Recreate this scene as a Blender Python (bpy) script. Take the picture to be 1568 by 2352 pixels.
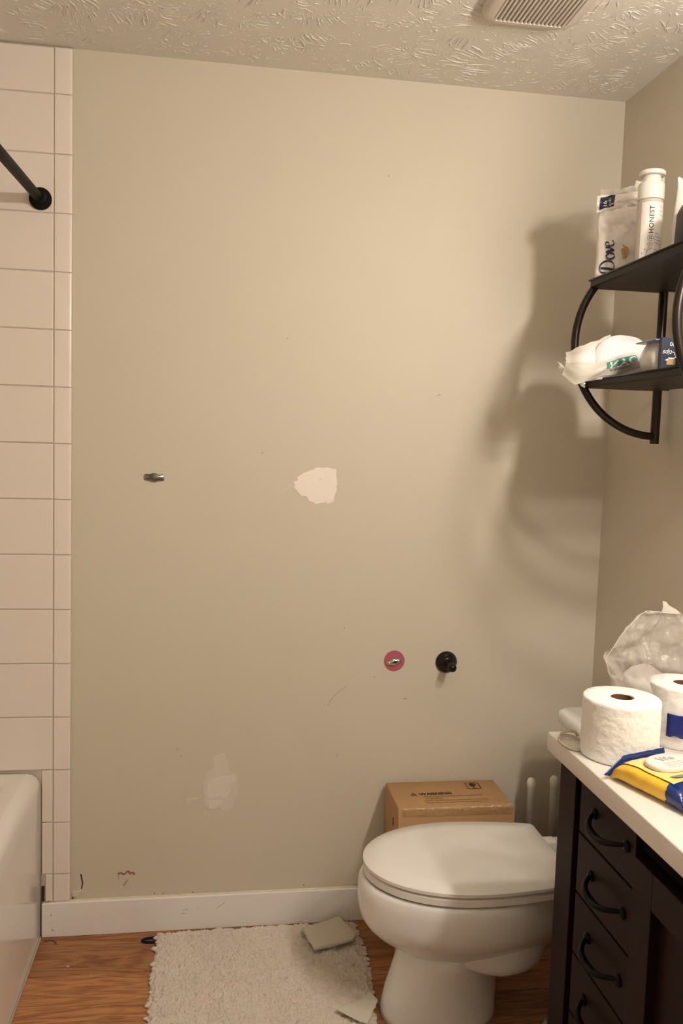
import bpy, bmesh, math, random
from mathutils import Vector, Matrix, noise
random.seed(7)
for o in list(bpy.data.objects): bpy.data.objects.remove(o)
scene = bpy.context.scene
COL = scene.collection
PI = math.pi

# ------------------------------------------------------------------ camera
FPX = 1907.24; YAW, PITCH, ROLL = 0.1483, -0.0844, 0.0310
CAM = Vector((-1.1481, -2.3600, 1.4328))
fw = Vector((math.sin(YAW)*math.cos(PITCH), math.cos(YAW)*math.cos(PITCH), math.sin(PITCH)))
rt0 = Vector((math.cos(YAW), -math.sin(YAW), 0)); up0 = rt0.cross(fw)
rt = math.cos(ROLL)*rt0 + math.sin(ROLL)*up0
up = -math.sin(ROLL)*rt0 + math.cos(ROLL)*up0
cd = bpy.data.cameras.new('camera'); cam = bpy.data.objects.new('camera', cd); COL.objects.link(cam)
cd.sensor_fit = 'VERTICAL'; cd.sensor_height = 36.0; cd.lens = 36.0*FPX/2352.0
cd.clip_start = 0.02; cd.clip_end = 30
cam.matrix_world = Matrix(((rt.x, up.x, -fw.x, CAM.x), (rt.y, up.y, -fw.y, CAM.y), (rt.z, up.z, -fw.z, CAM.z), (0, 0, 0, 1)))
scene.camera = cam

# ------------------------------------------------------------------ world, exposure
w = bpy.data.worlds.new('world'); scene.world = w; w.use_nodes = True
w.node_tree.nodes['Background'].inputs[0].default_value = (1.0, 0.86, 0.7, 1)
w.node_tree.nodes['Background'].inputs[1].default_value = 0.02
vs = scene.view_settings
vs.view_transform = 'Standard'; vs.look = 'None'; vs.gamma = 1.0; vs.use_curve_mapping = False
vs.exposure = 0.0
LAMP_COLOR = (1.0, 0.905, 0.80)
LAMP_STRENGTH = 375.0

# ------------------------------------------------------------------ materials
def srgb(r, g, b):
    f = lambda c: (c/255/12.92) if c/255 <= 0.04045 else ((c/255+0.055)/1.055)**2.4
    return (f(r), f(g), f(b), 1)
MATS = {}
def mat(name, col, rough=0.5, metal=0.0, spec=0.5, var=0.0, vscale=8.0, bump=0.0, bscale=200.0, coat=0.0, bdist=0.001, bdetail=3.0):
    m = bpy.data.materials.new(name); m.use_nodes = True; nt = m.node_tree
    p = nt.nodes['Principled BSDF']
    p.inputs['Base Color'].default_value = (*col[:3], 1); p.inputs['Roughness'].default_value = rough
    p.inputs['Metallic'].default_value = metal; p.inputs['Specular IOR Level'].default_value = spec
    p.inputs['Coat Weight'].default_value = coat; p.inputs['Coat Roughness'].default_value = 0.1
    tc = nt.nodes.new('ShaderNodeTexCoord')
    if var > 0:
        n = nt.nodes.new('ShaderNodeTexNoise'); n.inputs['Scale'].default_value = vscale; n.inputs['Detail'].default_value = 5
        nt.links.new(tc.outputs['Object'], n.inputs['Vector'])
        mx = nt.nodes.new('ShaderNodeMix'); mx.data_type = 'RGBA'
        mx.inputs[6].default_value = (*[c*(1-var) for c in col[:3]], 1); mx.inputs[7].default_value = (*[min(1, c*(1+var)) for c in col[:3]], 1)
        nt.links.new(n.outputs['Fac'], mx.inputs[0]); nt.links.new(mx.outputs[2], p.inputs['Base Color'])
    if bump > 0:
        n2 = nt.nodes.new('ShaderNodeTexNoise'); n2.inputs['Scale'].default_value = bscale; n2.inputs['Detail'].default_value = bdetail
        nt.links.new(tc.outputs['Object'], n2.inputs['Vector'])
        b = nt.nodes.new('ShaderNodeBump'); b.inputs['Strength'].default_value = bump; b.inputs['Distance'].default_value = bdist
        nt.links.new(n2.outputs['Fac'], b.inputs['Height']); nt.links.new(b.outputs['Normal'], p.inputs['Normal'])
    MATS[name] = m
    return m
def film(name, col, opacity, rough=0.15, bump=0.6, bscale=60):
    m = mat(name, col, rough, spec=0.6, bump=bump, bscale=bscale, bdist=0.004)
    nt = m.node_tree; p = nt.nodes['Principled BSDF']; out = nt.nodes['Material Output']
    t = nt.nodes.new('ShaderNodeBsdfTransparent'); mx = nt.nodes.new('ShaderNodeMixShader')
    mx.inputs[0].default_value = opacity
    nt.links.new(t.outputs[0], mx.inputs[1]); nt.links.new(p.outputs[0], mx.inputs[2]); nt.links.new(mx.outputs[0], out.inputs[0])
    return m
mat('wall_paint', (0.63, 0.575, 0.475), 0.55, spec=0.32, var=0.03, vscale=2.5, bump=0.12, bscale=260, bdist=0.0006)
mat('wall_paint_right', (0.63, 0.575, 0.475), 0.45, spec=0.4, var=0.03, vscale=2.5, bump=0.12, bscale=260, bdist=0.0006)
mat('ceiling_paint', (0.74, 0.70, 0.63), 0.7, spec=0.25, bump=0.35, bscale=160, bdist=0.0012, bdetail=4)
mat('tile_glaze', (0.82, 0.745, 0.68), 0.22, spec=0.45, var=0.02, vscale=5)
mat('grout', (0.60, 0.52, 0.44), 0.8, spec=0.2, var=0.12, vscale=30)
mat('trim_paint', (0.85, 0.82, 0.80), 0.4, spec=0.4, var=0.03, vscale=6)
mat('caulk', (0.70, 0.63, 0.50), 0.6, var=0.15, vscale=40)
mat('enamel', (0.82, 0.78, 0.73), 0.12, spec=0.5, var=0.02, vscale=3)
mat('porcelain', (0.87, 0.86, 0.85), 0.14, spec=0.5)
mat('seat_plastic', (0.87, 0.85, 0.82), 0.25, spec=0.45)
mat('spackle', (0.90, 0.82, 0.75), 0.75, spec=0.2, var=0.03, vscale=40, bump=0.3, bscale=120)
mat('spackle_thin', (0.675, 0.625, 0.535), 0.65, spec=0.25, var=0.07, vscale=25, bump=0.2, bscale=120)
mat('pink_paint', (0.42, 0.115, 0.15), 0.5, spec=0.3)
mat('mark_dark', (0.05, 0.04, 0.03), 0.8, spec=0.1)
mat('mark_grey', (0.42, 0.37, 0.29), 0.7, spec=0.2)
mat('mark_pink', (0.32, 0.16, 0.13), 0.7, spec=0.2)
mat('mark_light', (0.65, 0.60, 0.5), 0.6, spec=0.3)
mat('bronze', (0.009, 0.006, 0.0055), 0.24, metal=0.05, spec=0.32)
mat('bronze_handle', (0.004, 0.0025, 0.0022), 0.3, metal=0.0, spec=0.12)
mat('shelf_metal', (0.028, 0.021, 0.018), 0.30, metal=0.55, spec=0.5, var=0.25, vscale=14)
mat('shelf_sheet', (0.024, 0.019, 0.017), 0.5, metal=0.2, spec=0.3, var=0.2, vscale=20)
mat('zinc', (0.26, 0.25, 0.235), 0.25, metal=1.0, bump=0.3, bscale=120)
mat('zinc_bright', (0.62, 0.60, 0.57), 0.2, metal=1.0, bump=0.3, bscale=120)
mat('cardboard', (0.45, 0.27, 0.13), 0.6, spec=0.3, var=0.06, vscale=12, bump=0.1, bscale=90)
mat('tape', (0.45, 0.275, 0.135), 0.1, spec=0.6, bump=0.9, bscale=90, bdist=0.004)
mat('print_brown', (0.07, 0.04, 0.022), 0.7, spec=0.1)
mat('vanity_wood', (0.016, 0.0056, 0.0045), 0.5, spec=0.15, var=0.25, vscale=9)
mat('vanity_inside', (0.004, 0.003, 0.003), 0.8, spec=0.1)
mat('counter', (0.83, 0.79, 0.74), 0.3, spec=0.4, var=0.012, vscale=25)
mat('tissue', (0.92, 0.91, 0.89), 0.9, spec=0.1, bump=0.65, bscale=65, bdist=0.0035, bdetail=2)
mat('card_core', (0.16, 0.085, 0.05), 0.8, spec=0.1)
mat('paper_pad', (0.64, 0.60, 0.51), 0.85, spec=0.1, bump=0.3, bscale=150)
mat('white_plastic', (0.82, 0.79, 0.74), 0.3, spec=0.45)
mat('bag_white', (0.83, 0.79, 0.74), 0.42, spec=0.4, bump=0.35, bscale=28, bdist=0.006)
mat('pad_white', (0.88, 0.85, 0.84), 0.5, spec=0.3, bump=0.3, bscale=40, bdist=0.003)
mat('label_white', (0.82, 0.78, 0.74), 0.4, spec=0.4)
mat('bottle_body', (0.55, 0.50, 0.44), 0.25, spec=0.5)
mat('ink', (0.025, 0.025, 0.03), 0.5)
mat('ink_navy', (0.012, 0.02, 0.055), 0.45)
mat('ink_grey', (0.24, 0.22, 0.25), 0.6)
mat('ink_faint', (0.50, 0.46, 0.47), 0.6)
mat('gold_print', (0.42, 0.28, 0.12), 0.4, metal=0.3)
mat('navy_card', (0.012, 0.019, 0.045), 0.4, spec=0.45)
mat('navy_gloss', (0.008, 0.03, 0.17), 0.12, spec=0.6, bump=0.3, bscale=40, bdist=0.004)
mat('blue_label', (0.002, 0.012, 0.17), 0.3, spec=0.5)
mat('yellow_wrap', (0.86, 0.53, 0.05), 0.28, spec=0.5, bump=0.7, bscale=30, bdist=0.006, bdetail=1)
mat('lit_yellow', (0.90, 0.68, 0.22), 0.28, spec=0.5, bump=0.6, bscale=30, bdist=0.005, bdetail=1)  # wrap yellow made paler, lamplight on the pack top put into the colour
mat('yellow_print', (0.86, 0.64, 0.0), 0.3, spec=0.5)
mat('teal_print', (0.07, 0.27, 0.22), 0.5)
mat('charcoal_plastic', (0.030, 0.028, 0.032), 0.35, spec=0.4)
mat('pale_blue', (0.30, 0.36, 0.52), 0.25, spec=0.5)
mat('navy_elastic', (0.010, 0.009, 0.035), 0.8, spec=0.2)
mat('hair_brown', (0.06, 0.03, 0.018), 0.6)
mat('fan_plastic', (0.66, 0.60, 0.53), 0.4, spec=0.4)
mat('fan_dark', (0.006, 0.006, 0.006), 0.9, spec=0.1)
mat('lamp_metal', (0.03, 0.022, 0.018), 0.3, metal=0.7)
film('clear_film', (0.86, 0.82, 0.78), 0.32, 0.13, bump=0.8, bscale=55)
film('milky_film', (0.86, 0.82, 0.77), 0.72, 0.2)
film('bag_film', (0.80, 0.76, 0.68), 0.80, 0.3, bump=0.4, bscale=30)
film('ring_film', (0.62, 0.55, 0.47), 0.85, 0.15, bump=0.1)
film('floor_bag_film', (0.55, 0.50, 0.45), 0.6, 0.25)
def emit(name, col, s):
    m = bpy.data.materials.new(name); m.use_nodes = True; nt = m.node_tree
    nt.nodes.remove(nt.nodes['Principled BSDF'])
    e = nt.nodes.new('ShaderNodeEmission'); e.inputs[0].default_value = (*col, 1); e.inputs[1].default_value = s
    nt.links.new(e.outputs[0], nt.nodes['Material Output'].inputs[0]); MATS[name] = m
mat('rod_black', (0.009, 0.008, 0.007), 0.55, spec=0.10)
emit('bulb_glow', LAMP_COLOR, LAMP_STRENGTH)
def wood_mat():
    m = bpy.data.materials.new('plank_wood'); m.use_nodes = True; nt = m.node_tree; p = nt.nodes['Principled BSDF']
    tc = nt.nodes.new('ShaderNodeTexCoord'); oi = nt.nodes.new('ShaderNodeObjectInfo')
    cb = nt.nodes.new('ShaderNodeCombineXYZ'); ml = nt.nodes.new('ShaderNodeMath'); ml.operation = 'MULTIPLY'; ml.inputs[1].default_value = 37.0
    nt.links.new(oi.outputs['Random'], ml.inputs[0]); nt.links.new(ml.outputs[0], cb.inputs[0]); nt.links.new(ml.outputs[0], cb.inputs[1])
    ad = nt.nodes.new('ShaderNodeVectorMath'); ad.operation = 'ADD'
    nt.links.new(tc.outputs['Object'], ad.inputs[0]); nt.links.new(cb.outputs[0], ad.inputs[1])
    mp = nt.nodes.new('ShaderNodeMapping'); mp.inputs['Scale'].default_value = (1.3, 11, 1)
    nt.links.new(ad.outputs[0], mp.inputs['Vector'])
    wv = nt.nodes.new('ShaderNodeTexNoise'); wv.inputs['Scale'].default_value = 1.5; wv.inputs['Detail'].default_value = 3; wv.inputs['Distortion'].default_value = 1.6
    nt.links.new(mp.outputs[0], wv.inputs['Vector'])
    rings = nt.nodes.new('ShaderNodeMath'); rings.operation = 'MULTIPLY'; rings.inputs[1].default_value = 6.0
    fr = nt.nodes.new('ShaderNodeMath'); fr.operation = 'PINGPONG'; fr.inputs[1].default_value = 0.5
    nt.links.new(wv.outputs['Fac'], rings.inputs[0]); nt.links.new(rings.outputs[0], fr.inputs[0])
    mp2 = nt.nodes.new('ShaderNodeMapping'); mp2.inputs['Scale'].default_value = (5, 150, 1); nt.links.new(ad.outputs[0], mp2.inputs['Vector'])
    n2 = nt.nodes.new('ShaderNodeTexNoise'); n2.inputs['Scale'].default_value = 1.5; n2.inputs['Detail'].default_value = 4; nt.links.new(mp2.outputs[0], n2.inputs['Vector'])
    sm = nt.nodes.new('ShaderNodeMath'); sm.operation = 'ADD'; nt.links.new(fr.outputs[0], sm.inputs[0]); nt.links.new(n2.outputs['Fac'], sm.inputs[1])
    cr = nt.nodes.new('ShaderNodeValToRGB'); nt.links.new(sm.outputs[0], cr.inputs[0])
    cr.color_ramp.elements[0].position = 0.35; cr.color_ramp.elements[0].color = (0.21, 0.078, 0.034, 1)
    cr.color_ramp.elements[1].position = 1.0; cr.color_ramp.elements[1].color = (0.45, 0.225, 0.105, 1)
    hs = nt.nodes.new('ShaderNodeHueSaturation'); hs.inputs['Saturation'].default_value = 1.04; nt.links.new(cr.outputs[0], hs.inputs['Color'])
    nt.links.new(oi.outputs['Color'], hs.inputs['Value'])
    nt.links.new(hs.outputs[0], p.inputs['Base Color']); p.inputs['Roughness'].default_value = 0.42; p.inputs['Specular IOR Level'].default_value = 0.4
    b = nt.nodes.new('ShaderNodeBump'); b.inputs['Strength'].default_value = 0.15; b.inputs['Distance'].default_value = 0.001
    nt.links.new(sm.outputs[0], b.inputs['Height']); nt.links.new(b.outputs[0], p.inputs['Normal'])
    MATS['plank_wood'] = m
wood_mat()
def pile_mat():
    m = mat('mat_pile', (0.74, 0.655, 0.57), 0.95, spec=0.05, var=0.10, vscale=7, bump=0.9, bscale=330, bdist=0.003, bdetail=5)
    p = m.node_tree.nodes['Principled BSDF']; p.inputs['Sheen Weight'].default_value = 0.25; p.inputs['Sheen Roughness'].default_value = 0.6
pile_mat()

# ------------------------------------------------------------------ mesh helpers
class MB:
    def __init__(s): s.v = []; s.f = []
    def add(s, vs, fs):
        b = len(s.v); s.v += [tuple(x) for x in vs]; s.f += [tuple(i+b for i in f) for f in fs]; return s
    def box(s, x0, x1, y0, y1, z0, z1):
        x0, x1 = min(x0, x1), max(x0, x1); y0, y1 = min(y0, y1), max(y0, y1); z0, z1 = min(z0, z1), max(z0, z1)
        return s.add([(x0,y0,z0),(x1,y0,z0),(x1,y1,z0),(x0,y1,z0),(x0,y0,z1),(x1,y0,z1),(x1,y1,z1),(x0,y1,z1)],
                     [(0,3,2,1),(4,5,6,7),(0,1,5,4),(1,2,6,5),(2,3,7,6),(3,0,4,7)])
    def bbox(s, x0, x1, y0, y1, z0, z1, r=0.003, seg=2):
        bm = bmesh.new(); t = MB().box(x0, x1, y0, y1, z0, z1)
        vs = [bm.verts.new(v) for v in t.v]
        for f in t.f: bm.faces.new([vs[i] for i in f])
        bmesh.ops.bevel(bm, geom=bm.edges[:], offset=r, segments=seg, profile=0.5, affect='EDGES')
        bm.verts.index_update()
        s.add([v.co[:] for v in bm.verts], [[v.index for v in f.verts] for f in bm.faces]); bm.free(); return s
    def loft(s, rings, closed=True, cap0=True, cap1=True):
        n = len(rings[0]); b = []
        vs = [p for r in rings for p in r]; fs = []
        for i in range(len(rings)-1):
            for j in range(n if closed else n-1):
                k = (j+1) % n
                fs.append((i*n+j, i*n+k, (i+1)*n+k, (i+1)*n+j))
        if cap0: fs.append(tuple(range(n-1, -1, -1)))
        if cap1: fs.append(tuple((len(rings)-1)*n+j for j in range(n)))
        return s.add(vs, fs)
    def tube(s, path, r, seg=12, closed=False, flat=None):
        P = [Vector(p) for p in path]; n = len(P); rr = r if hasattr(r, '__len__') else [r]*n
        rings = []; prev = None
        for i in range(n):
            a = P[(i-1) % n] if (closed or i > 0) else P[i]; c = P[(i+1) % n] if (closed or i < n-1) else P[i]
            t = (c-a).normalized()
            if prev is None:
                q = Vector((0,0,1)) if abs(t.z) < 0.9 else Vector((1,0,0)); nn = (q-t*q.dot(t)).normalized()
            else: nn = (prev-t*prev.dot(t)).normalized()
            prev = nn; bb = t.cross(nn)
            fl = flat[i] if flat else 1.0
            rings.append([P[i]+nn*math.cos(2*PI*k/seg)*rr[i]*fl+bb*math.sin(2*PI*k/seg)*rr[i] for k in range(seg)])
        if closed: rings.append(rings[0]); return s.loft(rings, cap0=False, cap1=False)
        return s.loft(rings)
    def lathe(s, prof, origin=(0,0,0), axis='z', seg=28):
        rings = []
        for r, h in prof:
            ring = []
            for k in range(seg):
                a = 2*PI*k/seg; c, d = r*math.cos(a), r*math.sin(a)
                ring.append({'z': (origin[0]+c, origin[1]+d, origin[2]+h), 'y': (origin[0]+c, origin[1]+h, origin[2]+d), 'x': (origin[0]+h, origin[1]+c, origin[2]+d)}[axis])
            rings.append(ring)
        return s.loft(rings)
    def prism(s, pts, y0, y1):        # outline in x,z extruded along y
        return s.loft([[(x, y0, z) for x, z in pts], [(x, y1, z) for x, z in pts]])
    def grid(s, fn, nu, nv, back=None):
        vs = [fn(i/nu, j/nv) for j in range(nv+1) for i in range(nu+1)]
        fs = [(j*(nu+1)+i, j*(nu+1)+i+1, (j+1)*(nu+1)+i+1, (j+1)*(nu+1)+i) for j in range(nv) for i in range(nu)]
        return s.add(vs, fs)
    def build(s, name, m, parent=None, smooth=False, angle=None):
        me = bpy.data.meshes.new(name); me.from_pydata(s.v, [], s.f); me.validate()
        bm = bmesh.new(); bm.from_mesh(me); bmesh.ops.recalc_face_normals(bm, faces=bm.faces[:]); bm.to_mesh(me); bm.free()
        me.materials.append(MATS[m])
        if smooth or angle:
            me.shade_smooth()
            if angle: me.set_sharp_from_angle(angle=math.radians(angle))
        o = bpy.data.objects.new(name, me); COL.objects.link(o)
        if parent: o.parent = parent; o.matrix_parent_inverse = parent_inv(parent)
        return o
def parent_inv(p):
    m = Matrix.Identity(4); q = p
    while q: m = (q.matrix_parent_inverse @ q.matrix_basis) @ m if False else q.matrix_parent_inverse @ q.matrix_basis @ m; q = q.parent
    return m.inverted()
def tag(o, label, cat, group=None):
    o['label'] = label; o['category'] = cat
    if group: o['group'] = group
    return o
def struct(o, label=None):
    o['kind'] = 'structure'
    if label: o['label'] = label
    return o
def thing(name, loc, label, cat, group=None):
    o = bpy.data.objects.new(name, None); o.empty_display_size = 0.05; COL.objects.link(o); o.location = loc
    return tag(o, label, cat, group)
def thick(o, t, off=0.0):
    md = o.modifiers.new('solid', 'SOLIDIFY'); md.thickness = t; md.offset = off; return o
def sub(o, n=1):
    md = o.modifiers.new('subsurf', 'SUBSURF'); md.levels = n; md.render_levels = n; return o
def nz(x, y, z=0.0, s=1.0): return noise.noise(Vector((x*s, y*s, z*s)))
def text_mesh(body, size, fn, align='LEFT', shear=0.0, space=1.0, bold=0.0):
    c = bpy.data.curves.new('t', 'FONT'); c.body = body; c.size = size; c.align_x = align; c.shear = shear; c.space_character = space; c.offset = bold
    c.resolution_u = 3
    o = bpy.data.objects.new('t', c); COL.objects.link(o)
    dg = bpy.context.evaluated_depsgraph_get(); me = bpy.data.meshes.new_from_object(o.evaluated_get(dg))
    mb = MB(); mb.add([fn(v.co.x, v.co.y) for v in me.vertices], [tuple(p.vertices) for p in me.polygons])
    bpy.data.objects.remove(o); bpy.data.meshes.remove(me); bpy.data.curves.remove(c)
    return mb
def nib(mb, pts, fn, w, ang, thin=0.12, steps=8):
    # broad-nib pen stroke through pts (Catmull-Rom), fn maps the flat plane onto the surface
    P = [Vector((*p, 0)) for p in pts]; Q = []
    for i in range(len(P)-1):
        p0 = P[max(i-1, 0)]; p1 = P[i]; p2 = P[i+1]; p3 = P[min(i+2, len(P)-1)]
        for k in range(steps + (1 if i == len(P)-2 else 0)):
            t = k/steps
            Q.append(0.5*((2*p1)+(p2-p0)*t+(2*p0-5*p1+4*p2-p3)*t*t+(3*p1-p0-3*p2+p3)*t**3))
    nv = Vector((math.cos(ang), math.sin(ang), 0)); L = []; R_ = []
    for i, q in enumerate(Q):
        d = (Q[min(i+1, len(Q)-1)]-Q[max(i-1, 0)]).normalized(); nn = Vector((-d.y, d.x, 0))
        h = abs(nn.dot(nv)); ww = w*(thin+(1-thin)*h)*0.5
        L.append(q+nn*ww); R_.append(q-nn*ww)
    vs = [fn(p.x, p.y) for p in L]+[fn(p.x, p.y) for p in R_]; n = len(L)
    return mb.add(vs, [(i, i+1, n+i+1, n+i) for i in range(n-1)])

# ------------------------------------------------------------------ room shell
XL, YF, H = -2.40, -2.95, 2.44
wall_back = struct(MB().box(XL-0.1, 0.1, 0.0, 0.1, -0.05, H+0.05).build('wall_back', 'wall_paint'), 'beige painted back wall with patched spots')
struct(MB().box(0.0, 0.1, YF-0.1, 0.0, -0.05, H+0.05).build('wall_right', 'wall_paint_right'), 'beige painted wall behind the toilet and shelf')
struct(MB().box(XL-0.1, XL, YF-0.1, 0.0, -0.05, H+0.05).build('wall_left', 'tile_glaze'))
struct(MB().box(XL, 0.0, YF-0.1, YF, -0.05, H+0.05).build('wall_front', 'wall_paint'))
struct(MB().box(XL, -1.60, -1.66, -1.545, 0.0, H).build('wall_alcove', 'wall_paint'))
floor = struct(MB().box(XL, 0.0, YF, 0.0, -0.06, -0.006).build('floor', 'vanity_inside'), 'wood-look plank floor')
row = 0; y1 = -0.001
planks = {}
while y1 > YF:
    y0 = max(y1-(0.190 if row == 0 else 0.180), YF)
    cuts = [-1.64]; x = -1.64+[1.02, 0.50, 0.74, 0.28][row % 4]
    while x < -0.06: cuts.append(x); x += 1.22
    cuts.append(0.0)
    for a, b in zip(cuts[:-1], cuts[1:]):
        L = b-a; W_ = y1-y0
        key = (round(L, 3), round(W_, 3))
        if key not in planks:
            planks[key] = MB().bbox(-L/2+0.0008, L/2-0.0008, -W_/2+0.0012, W_/2-0.0010, -0.006, 0.0, 0.0016, 1).build('plank', 'plank_wood', floor); p = planks[key]
        else:
            p = planks[key].copy(); COL.objects.link(p)
        p.location = ((a+b)/2, (y0+y1)/2, 0)
        tone = [0.86, 1.16, 1.0, 0.9, 1.1][(row+len(planks)*0) % 5]*(1.0 if a < -1.6 else 0.94); p.color = (tone, tone, tone, 1)
    y1 = y0; row += 1
# ceiling with hand-stomped plaster
ceiling = struct(MB().box(XL-0.1, 0.1, YF-0.1, 0.1, H, H+0.1).build('ceiling', 'ceiling_paint'), 'stomp-textured plaster ceiling')
rg = MB(); rnd = random.Random(21)
def ridge(cx, cy, ang, L, wd, ht, curve):
    n = 7; vs = []; fs = []
    jit = [rnd.uniform(-1, 1) for _ in range(n+1)]
    for i in range(n+1):
        t = i/n; a = ang+curve*(t-0.5)
        px = cx+math.cos(ang)*L*t-math.sin(ang)*curve*L*t*(1-t)+jit[i]*wd*0.55*math.sin(ang+1.5); py = cy+math.sin(ang)*L*t+math.cos(ang)*curve*L*t*(1-t)+jit[(i*3) % (n+1)]*wd*0.55
        prof = max(0.0, math.sin(PI*min(1, max(0, 0.06+0.9*t))))**0.6*(0.65+0.35*jit[(i+2) % (n+1)])
        nx, ny = -math.sin(a), math.cos(a); ww = wd*(0.35+0.65*prof)
        for q, hh in ((-1, 0), (-0.45, 0.8), (0.1, 1.0), (0.5, 0.7), (1, 0)):
            vs.append((px+nx*ww*q, py+ny*ww*q, H+0.0006-ht*prof*hh))
        if i:
            for q in range(4): b = (i-1)*5+q; fs.append((b, b+1, b+6, b+5))
    rg.add(vs, fs)
yy = -0.05
while yy > -1.35:
    xx = -1.72
    while xx < -0.02:
        cx = xx+rnd.uniform(-0.045, 0.045); cy = yy+rnd.uniform(-0.04, 0.04)
        a0 = rnd.uniform(0, 2*PI); spread = rnd.uniform(0.5, 1.5); n = rnd.randint(7, 13); big = rnd.random(); kind = rnd.random()
        for k in range(n):
            t = k/(n-1)-0.5
            if kind < 0.55:      # parallel/fan strokes
                a = a0+spread*t*0.6; r0 = rnd.uniform(0.0, 0.015)
                ox = -math.sin(a0)*t*0.085; oy = math.cos(a0)*t*0.085
                L = rnd.uniform(0.022, 0.060)*(0.7+0.7*big)
            else:
                a = a0+t*4.5; r0 = rnd.uniform(0.01, 0.03); ox = math.cos(a)*r0; oy = math.sin(a)*r0; L = rnd.uniform(0.012, 0.035)
            px, py = cx+ox, cy+oy
            if py > -0.012 or px > -0.012 or py+math.sin(a)*L > -0.008 or px+math.cos(a)*L > -0.008: continue
            ridge(px, py, a, L, rnd.uniform(0.0016, 0.0034), rnd.uniform(0.0018, 0.0042)*(0.7+0.5*big), rnd.uniform(-0.5, 0.5))
        for k in range(rnd.randint(8, 18)):
            px = cx+rnd.gauss(0, 0.045); py = cy+rnd.gauss(0, 0.045)
            if py > -0.02 or px > -0.02: continue
            ridge(px, py, rnd.uniform(0, 6.28), rnd.uniform(0.006, 0.018), rnd.uniform(0.0014, 0.0028), rnd.uniform(0.0014, 0.0032), rnd.uniform(-1, 1))
        xx += rnd.uniform(0.065, 0.10)
    yy -= 0.078
ro = rg.build('plaster_ridges', 'ceiling_paint', ceiling, smooth=True); ro['kind'] = 'stuff'

# baseboards
BBH = 0.1008
bb = struct(MB().bbox(-1.622, 0.0, -0.014, 0.0, 0.0, BBH, 0.002).build('baseboard_back', 'trim_paint'), 'off-white painted baseboard along the back wall')
cv = MB(); pts = [(-1.60+0.0266*i, -0.004, BBH) for i in range(60)]
cv.tube([(p[0], p[1], p[2]+0.0008*nz(p[0]*40, 1)) for p in pts], 0.0042, 8)
cv.build('caulk_bead', 'caulk', bb, smooth=True)
struct(MB().bbox(-0.014, 0.0, -0.785, -0.016, 0.0, BBH, 0.002).build('baseboard_right', 'trim_paint'))
for mx_, mz_ in ((-1.596, 0.066), (-1.592, 0.022)):
    MB().lathe([(0.0001, 0), (0.0016, 0), (0.0016, -0.0006), (0.0001, -0.0006)], (mx_, -0.0140, mz_), 'y', 8).build('nail_hole', 'mark_dark', bb)
for px_, pz_, l_, a_ in ((-1.22, 0.062, 0.018, 0.15), (-1.225, 0.050, 0.012, -0.1), (-1.12, 0.070, 0.030, 0.6), (-1.185, 0.066, 0.004, 0)):
    c_, s_ = math.cos(a_), math.sin(a_)
    MB().prism([(px_-c_*l_/2, pz_-s_*l_/2-0.0008), (px_+c_*l_/2, pz_+s_*l_/2-0.0004), (px_+c_*l_/2, pz_+s_*l_/2+0.0006), (px_-c_*l_/2, pz_-s_*l_/2+0.0006)], -0.0145, -0.0138).build('scuff_mark', 'mark_grey', bb)

# ------------------------------------------------------------------ tiled tub surround on the back wall
back_slab = MB().box(XL, -1.5440, -0.0060, 0.001, 0.103, 2.436).build('tile_backing', 'grout', wall_back)
XB0, XB1 = -1.5925, -1.5425
TP = 0.1524; Z0 = 0.4895; G = 0.0016
zs = [0.104, 0.1850, 0.3371] + [Z0+TP*i for i in range(13)] + [2.4360]
tmesh = {}
def tile(x0, x1, z0, z1, rnd_, bull=False):
    wd, hd = x1-x0-2*G, z1-z0-2*G; key = (round(wd, 4), round(hd, 4), bull)
    if key not in tmesh:
        mb = MB()
        if bull:
            prof = [(-wd/2, 0), (-wd/2, -0.0072), (-wd/2+0.0012, -0.0086)] + [(wd/2-0.010+0.010*math.sin(a), -0.0086+0.0086*(1-math.cos(a))) for a in (0, 0.4, 0.8, 1.2, 1.5708)]
            mb.loft([[(x, y+0.0, z) for x, y in prof] for z in (-hd/2, hd/2)])
        else:
            mb.bbox(-wd/2, wd/2, -0.0086, 0.0, -hd/2, hd/2, 0.0014, 1)
        tmesh[key] = mb.build('tile', 'tile_glaze', back_slab, angle=30); t = tmesh[key]
    else:
        t = tmesh[key].copy(); COL.objects.link(t)
    t.location = ((x0+x1)/2, -0.0005-rnd_.uniform(0, 0.0004), (z0+z1)/2)
    t.rotation_euler = (rnd_.uniform(-0.002, 0.002), rnd_.uniform(-0.002, 0.002), rnd_.uniform(-0.003, 0.003))
tr = random.Random(3)
for i in range(len(zs)-1):
    tile(XB0, XB1, zs[i], zs[i+1], tr, True)
    if zs[i] < Z0-0.01:
        tile(-1.6245 if i else -1.6145, XB0, zs[i], zs[i+1], tr)
    else:
        x = XB0
        while x-TP > XL-0.02:
            tile(x-TP, x, zs[i], zs[i+1], tr); x -= TP

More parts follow.
